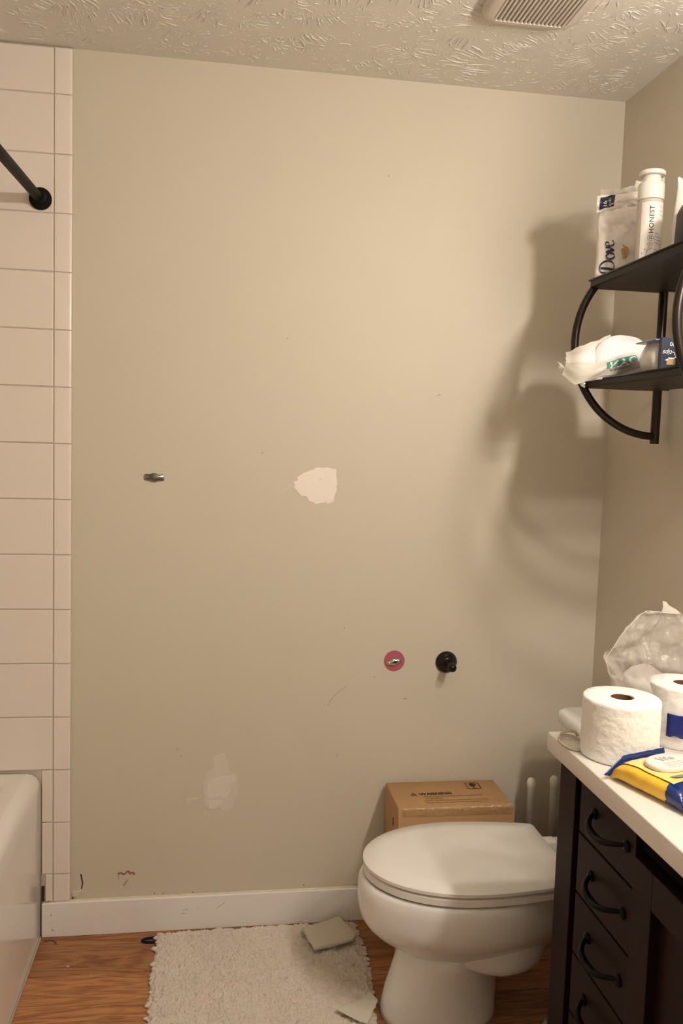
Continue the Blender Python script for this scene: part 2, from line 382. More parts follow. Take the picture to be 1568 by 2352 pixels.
# wall patches, marks and paint spot (all raised on the wall, part of it)
def blob(outline, depth, name, m, parent=wall_back, rough=0.0012, seed=0):
    n0 = len(outline); pts = []
    for i in range(n0):
        a = outline[i]; b = outline[(i+1) % n0]
        for k in range(3):
            t = k/3; pts.append((a[0]*(1-t)+b[0]*t+rough*nz(i*3+k, seed, 0.3, 1.7), a[1]*(1-t)+b[1]*t+rough*nz(seed, i*3+k, 0.7, 1.7)))
    cx = sum(p[0] for p in pts)/len(pts); cz = sum(p[1] for p in pts)/len(pts)
    rings = []
    for s_, d in ((1.0, 0.0), (0.985, 0.55), (0.95, 0.9), (0.8, 1.0), (0.4, 1.05)):
        rings.append([(cx+(x-cx)*s_, -depth*d+0.0001*(1-d), cz+(z-cz)*s_) for x, z in pts])
    mb = MB().loft(rings, cap0=False, cap1=False); n = len(pts); b = len(mb.v)-n; mb.v.append((cx, -depth*1.05, cz))
    mb.f += [(b+k, b+(k+1) % n, b+n) for k in range(n)]
    return mb.build(name, m, parent)
P1 = [(-0.9259,1.3268),(-0.9151,1.3366),(-0.8931,1.3482),(-0.8726,1.3559),(-0.8454,1.3566),(-0.8277,1.3555),(-0.8148,1.3534),(-0.8115,1.3248),(-0.8112,1.2897),(-0.8181,1.2767),(-0.82,1.2607),(-0.8327,1.2524),(-0.8441,1.2562),(-0.8553,1.2552),(-0.8744,1.2516),(-0.8906,1.2592),(-0.8973,1.2703),(-0.9166,1.2762),(-0.9233,1.2872),(-0.9331,1.2965),(-0.9351,1.3108),(-0.9257,1.3189)]
b1 = blob(P1, 0.0014, 'spackle_patch', 'spackle', rough=0.004, seed=2); b1['label'] = 'pale round spackle patch'
blob([(-0.864,1.3215),(-0.859,1.3245),(-0.856,1.327),(-0.857,1.3255),(-0.861,1.3218)], 0.0022, 'scuff_mark', 'mark_grey', rough=0.0003)
P2 = [(-1.148,0.51),(-1.1341,0.5188),(-1.1149,0.5219),(-1.1094,0.5072),(-1.1038,0.4924),(-1.107,0.4742),(-1.1016,0.4677),(-1.0874,0.4627),(-1.0765,0.4495),(-1.0744,0.4329),(-1.0747,0.4035),(-1.0824,0.3871),(-1.089,0.3634),(-1.0992,0.3453),(-1.1169,0.3478),(-1.1278,0.361),(-1.1417,0.356),(-1.1593,0.3548),(-1.17,0.3662),(-1.1721,0.3883),(-1.1778,0.4178),(-1.18,0.4398),(-1.1696,0.4468),(-1.1715,0.4578),(-1.1543,0.4737),(-1.1456,0.4771),(-1.1476,0.49),(-1.1513,0.501)]
b2 = blob(P2, 0.0008, 'spackle_patch', 'spackle_thin', rough=0.004, seed=5); b2['label'] = 'faint jagged spackle patch'
P2c = [(-1.168,0.386),(-1.150,0.386),(-1.130,0.389),(-1.105,0.388),(-1.095,0.41),(-1.105,0.432),(-1.082,0.438),(-1.080,0.452),(-1.09,0.458),(-1.12,0.456),(-1.148,0.446),(-1.163,0.44),(-1.168,0.42)]
mat('spackle_mid', (0.73, 0.68, 0.59), 0.7, spec=0.2, var=0.05, vscale=25)
blob(P2c, 0.0013, 'spackle_patch', 'spackle_mid', rough=0.004, seed=8)
blob([(-1.163,0.383),(-1.14,0.383),(-1.115,0.381),(-1.118,0.372),(-1.135,0.367),(-1.142,0.357),(-1.158,0.357),(-1.16,0.368)], 0.0013, 'spackle_patch', 'spackle_mid', rough=0.003, seed=9)
blob([(-1.2279,0.3884),(-1.2175,0.3898),(-1.2001,0.3911),(-1.1844,0.3933),(-1.1878,0.3879),(-1.2104,0.3786),(-1.2154,0.3678),(-1.2259,0.37)], 0.0007, 'spackle_patch', 'spackle_thin', rough=0.002, seed=4)
for cx, cz, r in ((-0.947,1.302,0.006),(-0.958,1.292,0.005),(-0.965,1.285,0.004),(-0.953,1.312,0.0035),(-1.17,0.345,0.006),(-1.158,0.334,0.006),(-1.12,0.338,0.006)):
    blob([(cx+r*math.cos(a)*(0.7+0.5*nz(a, cx*50)), cz+r*1.4*math.sin(a)*(0.7+0.5*nz(a, cz*50))) for a in [2*PI*k/9 for k in range(9)]], 0.0006, 'spackle_patch', 'spackle_thin', rough=0.002)
def strokes(pts, wd, name, m):
    mb = MB(); nib(mb, pts, lambda x, z: (x, -0.0006, z), wd, 0.4, 0.5, 4); return thick(mb.build(name, m, wall_back), 0.0009)
strokes([(-1.5167,0.1769),(-1.5133,0.1587),(-1.5116,0.1478),(-1.5149,0.1335)], 0.0032, 'scuff_mark', 'mark_dark')
strokes([(-1.4125,0.1719),(-1.4058,0.1752),(-1.3956,0.1711),(-1.3855,0.1797),(-1.3786,0.1721),(-1.3719,0.1754),(-1.3667,0.1679)], 0.006, 'scuff_mark', 'mark_pink')
strokes([(-1.4125,0.178),(-1.4118,0.17),(-1.4122,0.155)], 0.0018, 'scuff_mark', 'mark_grey')
strokes([(-1.397,0.1366),(-1.392,0.1455),(-1.3853,0.1524)], 0.007, 'scuff_mark', 'mark_grey')
strokes([(-0.6828,1.5108),(-0.62,1.5442),(-0.5181,1.5793),(-0.56,1.556)], 0.006, 'scuff_mark', 'wall_paint_right')
strokes([(-0.8191,0.6578),(-0.8031,0.6863),(-0.7678,0.7159)], 0.0016, 'scuff_mark', 'mark_grey')
strokes([(-0.594,0.680),(-0.587,0.6795),(-0.580,0.676)], 0.0035, 'scuff_mark', 'mark_light')
strokes([(-0.592,0.678),(-0.587,0.6775),(-0.582,0.6755)], 0.0018, 'scuff_mark', 'mark_grey')
for x, z in ((-0.8748,0.1121),(-1.2509,0.5381),(-1.2407,0.5172),(-0.7759,0.8903),(-0.7873,0.5081),(-1.0271,1.3948),(-0.6815,0.7437),(-0.6905,2.1799),(-0.9638,1.7171),(-1.285,0.108),(-1.20,0.107),(-1.31,0.109)):
    MB().lathe([(0.0001, 0), (0.0022, 0), (0.0014, -0.0006), (0.0001, -0.0007)], (x, -0.0001, z), 'y', 8).build('nail_hole', 'mark_grey' if z > 0.115 else 'mark_pink', wall_back)
ps = MB().lathe([(0.0001, 0.0), (0.0312, 0.0), (0.0312, -0.0005), (0.0306, -0.0007), (0.0001, -0.0007)], (-0.6242, 0, 0.7918), 'y', 40).build('paint_spot', 'pink_paint', wall_back)
ps['label'] = 'round spot of old pink paint'
# broken drywall corner by the tile foot
blob([(-1.541,0.106),(-1.530,0.108),(-1.523,0.116),(-1.516,0.130),(-1.528,0.128),(-1.541,0.122)], 0.0025, 'spackle_patch', 'spackle_thin', rough=0.003, seed=12)
blob([(-1.540,0.104),(-1.537,0.104),(-1.536,0.112),(-1.540,0.113)], 0.0032, 'scuff_mark', 'mark_dark', rough=0.0008, seed=13)

# ------------------------------------------------------------------ bathtub
def rrect(x0, x1, y0, y1, r, z, n=6):
    pts = []
    for cx, cy, a0 in ((x1-r, y1-r, 0), (x0+r, y1-r, PI/2), (x0+r, y0+r, PI), (x1-r, y0+r, 3*PI/2)):
        for k in range(n+1):
            a = a0+PI/2*k/n; pts.append((cx+r*math.cos(a), cy+r*math.sin(a), z))
    return pts
tb = thing('bathtub', (-2.0, -0.77, 0), 'glossy white bathtub built against the tiled wall', 'bathtub')
TX0, TX1, TY0, TY1 = -2.396, -1.626, -1.54, -0.0105
rings = [rrect(TX0, TX1, TY0, TY1, 0.003, 0.001)]
for z in (0.03, 0.2, 0.4, 0.445): rings.append(rrect(TX0, TX1, TY0, TY1, 0.003, z))
for a in (0.25, 0.5, 0.75, 1.0):
    t = a*PI/2; i = 0.038*(1-math.cos(t)); rings.append(rrect(TX0, TX1-i, TY0, TY1, 0.003, 0.445+0.038*math.sin(t)))
shell = MB().loft(rings, cap0=True, cap1=False)
inner = [rrect(TX0, TX1-0.038, TY0, TY1, 0.003, 0.483)]
for i, z, r in ((0.045, 0.484, 0.03), (0.062, 0.480, 0.06), (0.078, 0.462, 0.09), (0.095, 0.38, 0.11), (0.13, 0.20, 0.12), (0.17, 0.11, 0.12), (0.25, 0.09, 0.10)):
    inner.append(rrect(TX0+i*0.8, TX1-0.025-i, TY0+i, TY1-i*0.9, r, z))
shell.loft(inner, cap0=False)
shell.build('tub_shell', 'enamel', tb, smooth=False, angle=40)
cvb = MB().tube([(TX1+0.001, -0.0115, 0.10), (TX1+0.001, -0.0115, 0.30), (TX1+0.0005, -0.0115, 0.44), (TX1-0.006, -0.0115, 0.466), (TX1-0.02, -0.0115, 0.480), (TX1-0.04, -0.0115, 0.4855), (-1.8, -0.0115, 0.4855)], 0.0016, 6)
cvb.build('sealant_bead', 'mark_grey', tb, smooth=True)
MB().tube([(TX1+0.002, -0.02, 0.003), (TX1+0.002, -0.8, 0.003), (TX1+0.002, -1.53, 0.003)], 0.0035, 6).build('floor_bead', 'mark_grey', tb)
# dark gap at the foot of the tile strip
MB().box(-1.6225, -1.6155, -0.0095, -0.0060, 0.106, 0.150).build('tile_gap', 'mark_dark', wall_back)

# shower rod
sr = thing('shower_rod', (-1.628, -0.78, 2.045), 'black round shower curtain rod with stepped end flange on tile', 'curtain rod')
MB().tube([(-1.628, -0.02, 2.047), (-1.628, -0.5, 2.030), (-1.628, -1.0, 2.028), (-1.628, -1.53, 2.040)], 0.0125, 16).build('rod', 'rod_black', sr, smooth=True)
fp = [(0.0001, 0), (0.029, 0), (0.029, -0.006), (0.025, -0.011), (0.020, -0.012), (0.019, -0.022), (0.0155, -0.024), (0.0155, -0.034), (0.0001, -0.034)]
MB().lathe(fp, (-1.626, -0.0095, 2.047), 'y', 32).build('end_flange', 'rod_black', sr, angle=35)
MB().lathe([(r, -h) for r, h in fp], (-1.626, -1.5445, 2.040), 'y', 32).build('end_flange', 'rod_black', sr, angle=35)

# ------------------------------------------------------------------ exhaust fan grille on ceiling
fan = thing('exhaust_fan', (-0.45, -0.56, H), 'white plastic exhaust fan grille with dark slots on ceiling', 'vent')
FX0, FX1, FY0, FY1 = -0.570, -0.335, -0.73, -0.385
def frame_ring(inset, z, r): return rrect(FX0+inset, FX1-inset, FY0+inset, FY1-inset, r, z, 8)
fr_ = MB().loft([frame_ring(0.0, H+0.001, 0.05), frame_ring(0.0, H-0.010, 0.05), frame_ring(0.004, H-0.018, 0.048), frame_ring(0.014, H-0.023, 0.04), frame_ring(0.030, H-0.0245, 0.012), frame_ring(0.031, H-0.020, 0.012)], cap0=False, cap1=False)
fr_.build('grille_frame', 'fan_plastic', fan, smooth=False, angle=50)
MB().box(FX0+0.02, FX1-0.02, FY0+0.02, FY1-0.02, H-0.012, H-0.009).build('fan_interior', 'fan_dark', fan)
ns = 17; x0 = FX0+0.0305; x1 = FX1-0.0305; step = (x1-x0)/ns
sl0 = None
for i in range(ns):
    if sl0 is None: sl0 = MB().bbox(-step*0.29, step*0.29, FY0+0.0308, FY1-0.0308, H-0.0245, H-0.014, 0.0012, 1).build('slat', 'fan_plastic', fan); s_ = sl0
    else: s_ = sl0.copy(); COL.objects.link(s_)
    s_.location.x = fan.location.x*0 + x0+step*(i+0.5)

# ------------------------------------------------------------------ vanity light (the lamp of the room)
vl = thing('vanity_light', (0, -1.69, 2.09), 'bronze three-bulb vanity light bar on the wall above the vanity', 'lamp')
MB().bbox(-0.025, -0.0005, -2.10, -1.28, 2.05, 2.13, 0.006).build('backplate', 'lamp_metal', vl)
for y in (-1.38, -1.69, -2.00):
    a = MB().tube([(-0.02, y, 2.10), (-0.08, y, 2.112), (-0.12, y, 2.11), (-0.135, y, 2.095)], 0.010, 10).build('arm', 'lamp_metal', vl, smooth=True)
    MB().lathe([(0.001, 0.0), (0.018, 0.0), (0.021, 0.018), (0.014, 0.026), (0.001, 0.026)], (-0.135, y, 2.071), 'z', 20).build('socket', 'lamp_metal', vl, angle=40)
    MB().lathe([(0.037*math.sin(PI*k/12)+0.0005, -0.037*math.cos(PI*k/12)) for k in range(13)], (-0.135, y, 2.035), 'z', 24).build('bulb', 'bulb_glow', vl, smooth=True)

# ------------------------------------------------------------------ wall hardware
pg = thing('wall_peg', (-0.466, 0, 0.788), 'dark bronze wall peg with round rosette and ball tip', 'peg')
MB().lathe([(0.0001, -0.0002), (0.0315, -0.0002), (0.0325, -0.003), (0.0315, -0.006), (0.0275, -0.008), (0.0275, -0.010), (0.024, -0.013), (0.019, -0.015), (0.019, -0.017), (0.015, -0.020), (0.0001, -0.021)], (-0.466, 0, 0.788), 'y', 36).build('rosette', 'bronze', pg, smooth=True)
MB().lathe([(0.012, -0.019), (0.0095, -0.024), (0.0085, -0.034), (0.0085, -0.046), (0.0105, -0.049), (0.0105, -0.051), (0.0075, -0.054), (0.0095, -0.057), (0.0120, -0.061), (0.0131, -0.066), (0.0122, -0.071), (0.009, -0.0755), (0.004, -0.0785), (0.0002, -0.079)], (-0.466, 0, 0.788), 'y', 28).build('post', 'bronze', pg, smooth=True)
def bracket(cx, cz, wd, tilt, m, label, dz):
    t = thing('mounting_bracket', (cx, -dz, cz), label, 'bracket', 'metal mounting brackets left on the wall')
    h = wd*0.21
    out = [(-0.5, -0.55), (-0.42, -0.7), (-0.22, -0.75), (-0.08, -1.05), (0.08, -1.05), (0.22, -0.8), (0.44, -0.75), (0.5, -0.6), (0.5, 0.6), (0.44, 0.75), (0.2, 0.72), (0.07, 1.05), (-0.08, 1.05), (-0.2, 0.8), (-0.42, 0.75), (-0.5, 0.6)]
    c, s = math.cos(tilt), math.sin(tilt)
    def q(x, y, z): X, Z = x*wd, z*h; return (cx+c*X-s*Z, -dz+y, cz+s*X+c*Z)
    rings = [[q(x, 0, z) for x, z in out], [q(x, -0.003-0.004*(1-min(1, abs(x)*2.3)), z) for x, z in out], [q(x*0.93, -0.0045-0.004*(1-min(1, abs(x)*2.3)), z*0.84) for x, z in out], [q(x*0.45, -0.0085, z*0.6) for x, z in out]]
    MB().loft(rings).build('bracket_plate', m, t, angle=50)
    for sx in (-0.32, 0.33):
        o_ = q(sx, 0, 0)
        MB().lathe([(0.0044, -0.003), (0.0048, -0.0052), (0.0036, -0.0075), (0.0002, -0.0085)], o_, 'y', 14).build('screw', m, t, smooth=True)
    return t
bracket(-1.3247, 1.318, 0.054, -0.02, 'zinc', 'dull zinc mounting bracket screwed to bare beige wall', 0.0)
bracket(-0.6262, 0.7895, 0.044, 0.22, 'zinc_bright', 'shiny zinc mounting bracket on the pink paint spot', 0.0007)

# ------------------------------------------------------------------ cardboard box behind the toilet
bx = thing('cardboard_box', (-0.475, -0.105, 0), 'brown cardboard shipping box with warning print standing behind the toilet', 'box')
BX0, BX1, BY0, BY1, BZ = -0.640, -0.308, -0.196, -0.016, 0.428
def boxring(z, i=0.0): return [(BX0+i+0.008*(1-z/BZ), BY0+i, z), (BX1-i-0.004*(1-z/BZ), BY0+i, z), (BX1-i-0.004*(1-z/BZ), BY1-i, z), (BX0+i+0.008*(1-z/BZ), BY1-i, z)]
MB().loft([boxring(0.001), boxring(0.15), boxring(BZ-0.004), boxring(BZ, 0.004)]).build('carton', 'cardboard', bx, angle=60)
tp = MB()
def tapefn(u, v):
    x = BX0+0.012+u*(BX1-BX0-0.014); s = v
    if s < 0.5: return (x, BY0+0.014*(1-2*s)+0.002, BZ+0.0010+0.0008*nz(x*60, s*4))
    return (x, BY0-0.0010-0.0008*nz(x*60, s*5), BZ-0.002-0.022*(2*s-1))
tp.grid(tapefn, 60, 10); tp.build('packing_tape', 'tape', bx, smooth=True)
topz = lambda px, py: (px, py, BZ+0.0012)
def boxtext(s, x, y, size, name='lettering', bold=0.0): return text_mesh(s, size, lambda a, b: (x+a, y+b*1.0, BZ+0.0012), bold=bold).build(name, 'print_brown', bx)
boxtext('WARNING', -0.560, -0.114, 0.020, bold=0.0006)
for i, s_ in enumerate(('1.Please make sure the product is assembled flat', '   of assembling.', '2.Don\'t operate the item without the instructions.', '3.Keep the product away from fire and heat.')):
    boxtext(s_, -0.556, -0.128-0.0135*i, 0.0092)
tri = MB()
for a, b in (((-0.585,-0.115),(-0.577,-0.100)),((-0.577,-0.100),(-0.569,-0.115)),((-0.569,-0.115),(-0.585,-0.115))):
    nib(tri, [a, b], topz, 0.0022, 0, 1.0, 2)
tri.box(-0.5776, -0.5764, -0.1125, -0.1055, BZ+0.001, BZ+0.0014); tri.build('warning_triangle', 'print_brown', bx)
em = MB()
for a, b in (((-0.405,-0.040),(-0.366,-0.040)),((-0.366,-0.040),(-0.366,-0.082)),((-0.366,-0.082),(-0.405,-0.082)),((-0.405,-0.082),(-0.405,-0.040))): nib(em, [a, b], topz, 0.0022, 0, 1.0, 2)
em.add([topz(-0.3855+0.0105*math.cos(k*PI/6), -0.055+0.0115*math.sin(k*PI/6)) for k in range(12)], [tuple(range(12))])
nib(em, [(-0.3855,-0.066),(-0.3855,-0.076)], topz, 0.0022, 0, 1.0, 2); nib(em, [(-0.392,-0.077),(-0.379,-0.077)], topz, 0.0022, 0, 1.0, 2)
em.build('fragile_symbol', 'print_brown', bx)
MB().box(BX0-0.0006, BX0+0.001, -0.135, -0.131, 0.352, 0.374).build('hand_slot', 'mark_dark', bx)

# two white handles standing behind the toilet
for x, y, where in ((-0.213, -0.082, 'white ball-topped brush handle standing right beside the cardboard box'), (-0.138, -0.072, 'white ball-topped brush handle standing close by the toilet tank')):
    t = thing('toilet_brush', (x, y, 0), where, 'brush', 'white handles behind the toilet')
    MB().lathe([(0.0105, 0.10), (0.0105, 0.424), (0.0125, 0.430), (0.0135, 0.439), (0.0122, 0.448), (0.008, 0.455), (0.0002, 0.457)], (x, y, 0), 'z', 20).build('handle', 'white_plastic', t, smooth=True)
    MB().lathe([(0.032, 0.001), (0.034, 0.02), (0.031, 0.09), (0.026, 0.105), (0.012, 0.11)], (x, y, 0), 'z', 24).build('holder', 'white_plastic', t, smooth=True)

# ------------------------------------------------------------------ toilet
TC = -0.420
tl = thing('toilet', (-0.40, TC, 0), 'white elongated toilet with closed lid and low tank', 'toilet')
def egg(tip, back, hw, z, xm=-0.50, n=56, bw=0.80, p=2.0):
    pts = []
    for k in range(n):
        a = 2*PI*k/n; c, s = math.cos(a), math.sin(a)
        if c < 0: x = xm+(xm-tip)*c; y = hw*(1-abs(c)**2.15)**0.5*(1 if s >= 0 else -1)
        else: x = xm+(back-xm)*c; y = hw*s*(1-(1-bw)*c*0.4) if p == 2 else hw*math.copysign(abs(s)**(2/p), s)
        pts.append((x, TC+y, z))
    return pts
bowl = [egg(-0.700, -0.33, 0.11, 0.340), egg(-0.755, -0.26, 0.155, 0.355), egg(-0.772, -0.25, 0.171, 0.3665), egg(-0.780, -0.245, 0.178, 0.3640), egg(-0.785, -0.245, 0.182, 0.355), egg(-0.787, -0.245, 0.183, 0.335), egg(-0.787, -0.245, 0.182, 0.310),
        egg(-0.784, -0.245, 0.179, 0.285), egg(-0.777, -0.245, 0.172, 0.262), egg(-0.764, -0.25, 0.157, 0.242), egg(-0.742, -0.255, 0.138, 0.220), egg(-0.708, -0.265, 0.118, 0.198), egg(-0.672, -0.28, 0.100, 0.178), egg(-0.62, -0.30, 0.080, 0.160)]
b_ = MB().loft(bowl); b_.build('bowl', 'porcelain', tl, smooth=True)
dk = MB().loft([rrect(-0.30, -0.03, TC-0.105, TC+0.105, 0.05, 0.20), rrect(-0.31, -0.03, TC-0.135, TC+0.135, 0.05, 0.30), rrect(-0.31, -0.03, TC-0.155, TC+0.155, 0.04, 0.355), rrect(-0.305, -0.032, TC-0.152, TC+0.152, 0.04, 0.366)])
dk.build('tank_deck', 'porcelain', tl, smooth=False, angle=50)
ped = [egg(-0.722, -0.425, 0.116, 0.0005, -0.57), egg(-0.719, -0.425, 0.112, 0.015, -0.57), egg(-0.710, -0.425, 0.106, 0.06, -0.57), egg(-0.694, -0.425, 0.104, 0.11, -0.57), egg(-0.680, -0.42, 0.108, 0.16, -0.56), egg(-0.674, -0.41, 0.115, 0.20, -0.54)]
for r_ in ped:
    for i, p_ in enumerate(r_):
        if p_[0] > -0.57: r_[i] = (p_[0], TC+(p_[1]-TC)*1.0, p_[2])
MB().loft(ped).build('pedestal', 'porcelain', tl, smooth=True)
# trapway belly behind the pedestal
tw = []
for z, s_ in ((0.25, 0.97), (0.225, 1.0), (0.20, 1.0), (0.183, 0.985), (0.170, 0.95), (0.160, 0.88), (0.153, 0.76), (0.149, 0.5)):
    tw.append([(-0.455+0.150*s_*math.cos(2*PI*j/40), TC+0.139*s_*math.copysign(abs(math.sin(2*PI*j/40))**0.8, math.sin(2*PI*j/40)), z+0.02*max(0, -math.cos(2*PI*j/40))) for j in range(40)])
MB().loft(tw).build('trapway', 'porcelain', tl, smooth=True)
def lidring(tip, back, hw, z, inset=0.0, n=30):
    xm = -0.505; pts = []
    tip += inset; hw -= inset; back -= inset
    for k in range(n+1):
        a = PI/2+PI*k/n; c, s = math.cos(a), math.sin(a)
        x = xm+(xm-tip)*c; y = hw*math.copysign(max(0, 1-abs(c)**2.2)**0.5, s); pts.append((x, TC+y, z))
    for k in range(1, 7): t = k/7; pts.append((xm+(back-xm)*t, TC-hw*(1-0.155*t**1.7), z))
    e = hw*(1-0.155)
    pts.append((back-0.006, TC-e, z)); pts.append((back, TC-e+0.008, z))
    for k in range(1, 6): pts.append((back, TC-e+0.008+(2*e-0.016)*k/6, z))
    pts.append((back, TC+e-0.008, z)); pts.append((back-0.006, TC+e, z))
    for k in range(1, 7): t = 1-k/7; pts.append((xm+(back-xm)*t, TC+hw*(1-0.155*t**1.7), z))
    return pts
seat = MB().loft([lidring(-0.774, -0.300, 0.1805, 0.3700, 0.004), lidring(-0.774, -0.300, 0.1805, 0.3725), lidring(-0.774, -0.300, 0.1805, 0.3870), lidring(-0.774, -0.300, 0.1805, 0.3905, 0.004)])
seat.build('seat', 'seat_plastic', tl, angle=45)
lid = MB().loft([lidring(-0.776, -0.280, 0.1830, 0.3940, 0.004), lidring(-0.776, -0.280, 0.1830, 0.3965), lidring(-0.776, -0.280, 0.1830, 0.4040), lidring(-0.776, -0.280, 0.1830, 0.4070, 0.003), lidring(-0.776, -0.280, 0.1830, 0.4095, 0.014), lidring(-0.776, -0.280, 0.1830, 0.4118, 0.017), lidring(-0.776, -0.280, 0.1830, 0.4140, 0.05), lidring(-0.776, -0.280, 0.1830, 0.4155, 0.10)])
lid.build('lid', 'seat_plastic', tl, angle=40)
for s_ in (-1, 1):
    MB().bbox(-0.292, -0.245, TC+s_*0.075-0.018, TC+s_*0.075+0.018, 0.366, 0.402, 0.008).build('hinge', 'seat_plastic', tl, angle=50)
    MB().lathe([(0.004, -0.0005), (0.004, 0.0035), (0.003, 0.0045), (0.0002, 0.005)], (-0.33, TC+s_*0.08, 0.3655), 'z', 12).build('seat_bumper', 'mark_grey', tl)
tank = MB().loft([rrect(-0.185, -0.020, TC-0.190, TC+0.190, 0.03, 0.368), rrect(-0.190, -0.018, TC-0.200, TC+0.200, 0.03, 0.45), rrect(-0.197, -0.016, TC-0.212, TC+0.212, 0.03, 0.674)])
tank.build('tank', 'porcelain', tl, angle=50)
tlid = MB().loft([rrect(-0.200, -0.012, TC-0.216, TC+0.216, 0.035, 0.6745), rrect(-0.206, -0.010, TC-0.222, TC+0.222, 0.038, 0.680), rrect(-0.206, -0.010, TC-0.222, TC+0.222, 0.038, 0.700), rrect(-0.202, -0.012, TC-0.218, TC+0.218, 0.036, 0.708), rrect(-0.194, -0.016, TC-0.210, TC+0.210, 0.03, 0.712)])
tlid.build('tank_lid', 'porcelain', tl, angle=50)

# crumpled plastic bag on the floor between toilet and vanity
pb = MB()
def bagfn(u, v):
    a = 2*PI*u; t = v
    r = (0.085*math.sin(min(1, t*1.35+0.05)*PI*0.62+0.35))*(1-0.72*max(0, t-0.55)/0.45)
    r *= 1+0.25*nz(math.cos(a)*2.2, math.sin(a)*2.2, t*4)
    r += 0.012*nz(a*3, t*9, 5)
    return (-0.315+r*math.cos(a)*0.8, -0.672+r*math.sin(a)*0.9, 0.002+0.20*t+0.012*nz(math.cos(a)*3, math.sin(a)*3, t*5)*min(1, t*6))
pb.grid(bagfn, 40, 26)
tag(pb.build('plastic_bag', 'floor_bag_film', None, smooth=True), 'crumpled translucent plastic bag on floor between toilet and vanity', 'bag')

# ------------------------------------------------------------------ vanity and countertop
VX = -0.442; VY0 = -0.790; VY1 = -2.25; VT = 0.816
vn = thing('vanity_cabinet', (-0.22, -1.52, 0), 'dark espresso wooden vanity cabinet with drawers and arched pulls', 'cabinet')
MB().box(-0.400, -0.004, VY1, VY0, 0.09, VT).build('carcass', 'vanity_wood', vn)
MB().box(-0.37, -0.004, VY1+0.01, VY0-0.01, 0.001, 0.09).build('toe_kick', 'vanity_inside', vn)
MB().box(-0.4185, -0.4005, VY1+0.003, VY0-0.003, 0.10, VT-0.002).build('face_recess', 'vanity_inside', vn)
for a, b in ((VY0, -0.8635), (-2.171, VY1)):
    MB().bbox(VX, -0.4005, b, a, 0.001, VT-0.0005, 0.0015).build('corner_stile', 'vanity_wood', vn)
gaps = [0.812, 0.6925, 0.5710, 0.4470, 0.3250, 0.2050]
dmesh = None
def pull(parent, y0, y1, z):
    ym = (y0+y1)/2; L = y1-y0; path = []; rr = []; fl = []
    for k in range(25):
        t = k/24; s = 2*t-1
        out_ = 0.030*(1-abs(s)**3.2); drop = -0.013*(1-s*s)**1.2
        path.append((VX-0.0005-out_, y0+L*t, z+0.006+drop)); rr.append(0.0034+0.0048*(1-abs(s)**1.5)); fl.append(0.55 if abs(s) < 0.8 else 0.8)
    h = MB().tube(path, rr, 10, flat=[1.0-0.45*(1-abs(2*k/24-1)) for k in range(25)])
    ho = h.build('handle', 'bronze_handle', parent, smooth=True); ho['label'] = 'dark arched pull'
    for yy_ in (y0, y1):
        pts = MB().lathe([(0.0002, 0.0), (0.0105, 0.0), (0.0105, -0.003), (0.007, -0.006), (0.0002, -0.007)], (VX-0.0003, yy_, z+0.004), 'x', 18); pts.build('handle_foot', 'bronze_handle', parent, angle=40)
for i in range(5):
    d = MB().bbox(VX, -0.419, -1.1035, -0.888, gaps[i+1]+0.0022, gaps[i]-0.0022, 0.0015).build('drawer', 'vanity_wood', vn)
    pull(d, -1.075, -0.951, (gaps[i]+gaps[i+1])/2-0.001)
MB().box(VX+0.012, -0.4005, -2.25, -1.107, 0.765, VT-0.001).build('recessed_apron', 'vanity_inside', vn)
for a, b in [(-1.1065-0.266*i, -1.3685-0.266*i) for i in range(4)]:
    d = thing('door', (0, 0, 0), '', ''); del d['label']; del d['category']; d.parent = vn; d.matrix_parent_inverse = parent_inv(vn)
    D0, D1, S = 0.105, 0.7555, 0.062
    MB().bbox(VX-0.004, -0.4195, a-S, a, D0, D1, 0.0015).build('door_stile', 'vanity_wood', d)
    MB().bbox(VX-0.004, -0.4195, b, b+S, D0, D1, 0.0015).build('door_stile', 'vanity_wood', d)
    MB().bbox(VX-0.004, -0.4195, b+S, a-S, D1-S, D1, 0.0015).build('door_rail', 'vanity_wood', d)
    MB().bbox(VX-0.004, -0.4195, b+S, a-S, D0, D0+S, 0.0015).build('door_rail', 'vanity_wood', d)
    MB().box(VX+0.014, -0.4195, b+S, a-S, D0+S, D1-S).build('door_panel', 'vanity_wood', d)
CT = 0.8547
ct = MB().bbox(-0.472, -0.001, -2.27, -0.784, 0.8165, CT, 0.003, 2)
tag(ct.build('countertop', 'counter', None, angle=50), 'cream white slab countertop on dark vanity cabinet', 'countertop')

# ------------------------------------------------------------------ toilet paper
def roll(x, y, z, r, h, label, grp, lean=0.0):
    t = thing('toilet_roll', (x, y, z), label, 'toilet paper', grp)
    n = 72; rings = []
    def ring(rr, zz, em=0.0):
        out = []
        for k in range(n):
            a = 2*PI*k/n
            q = rr+em*(nz(a*9, zz*90, 3)*0.6+nz(a*22, zz*220, 9)*0.5)
            out.append((x+q*math.cos(a)+lean*(h-zz)*-0.5, y+q*math.sin(a)-lean*(h-zz), z+zz))
        return out
    prof = [ring(0.0205, 0.0006), ring(r-0.003, 0.0006), ring(r, 0.003)]
    for k in range(1, 30): prof.append(ring(r, 0.003+(h-0.006)*k/30, 0.0016))
    prof += [ring(r, h-0.003), ring(r-0.0025, h), ring(r*0.7, h+0.0006), ring(0.0225, h), ring(0.0215, h-0.002), ring(0.0205, 0.0006)]
    MB().loft(prof, cap0=False, cap1=False).build('paper', 'tissue', t, smooth=False, angle=55)
    MB().loft([ring(0.0206, 0.001), ring(0.0206, h-0.0015), ring(0.0190, h-0.0015), ring(0.0190, 0.001), ring(0.0206, 0.001)], cap0=False, cap1=False).build('cardboard_core', 'card_core', t, angle=50)
    return t
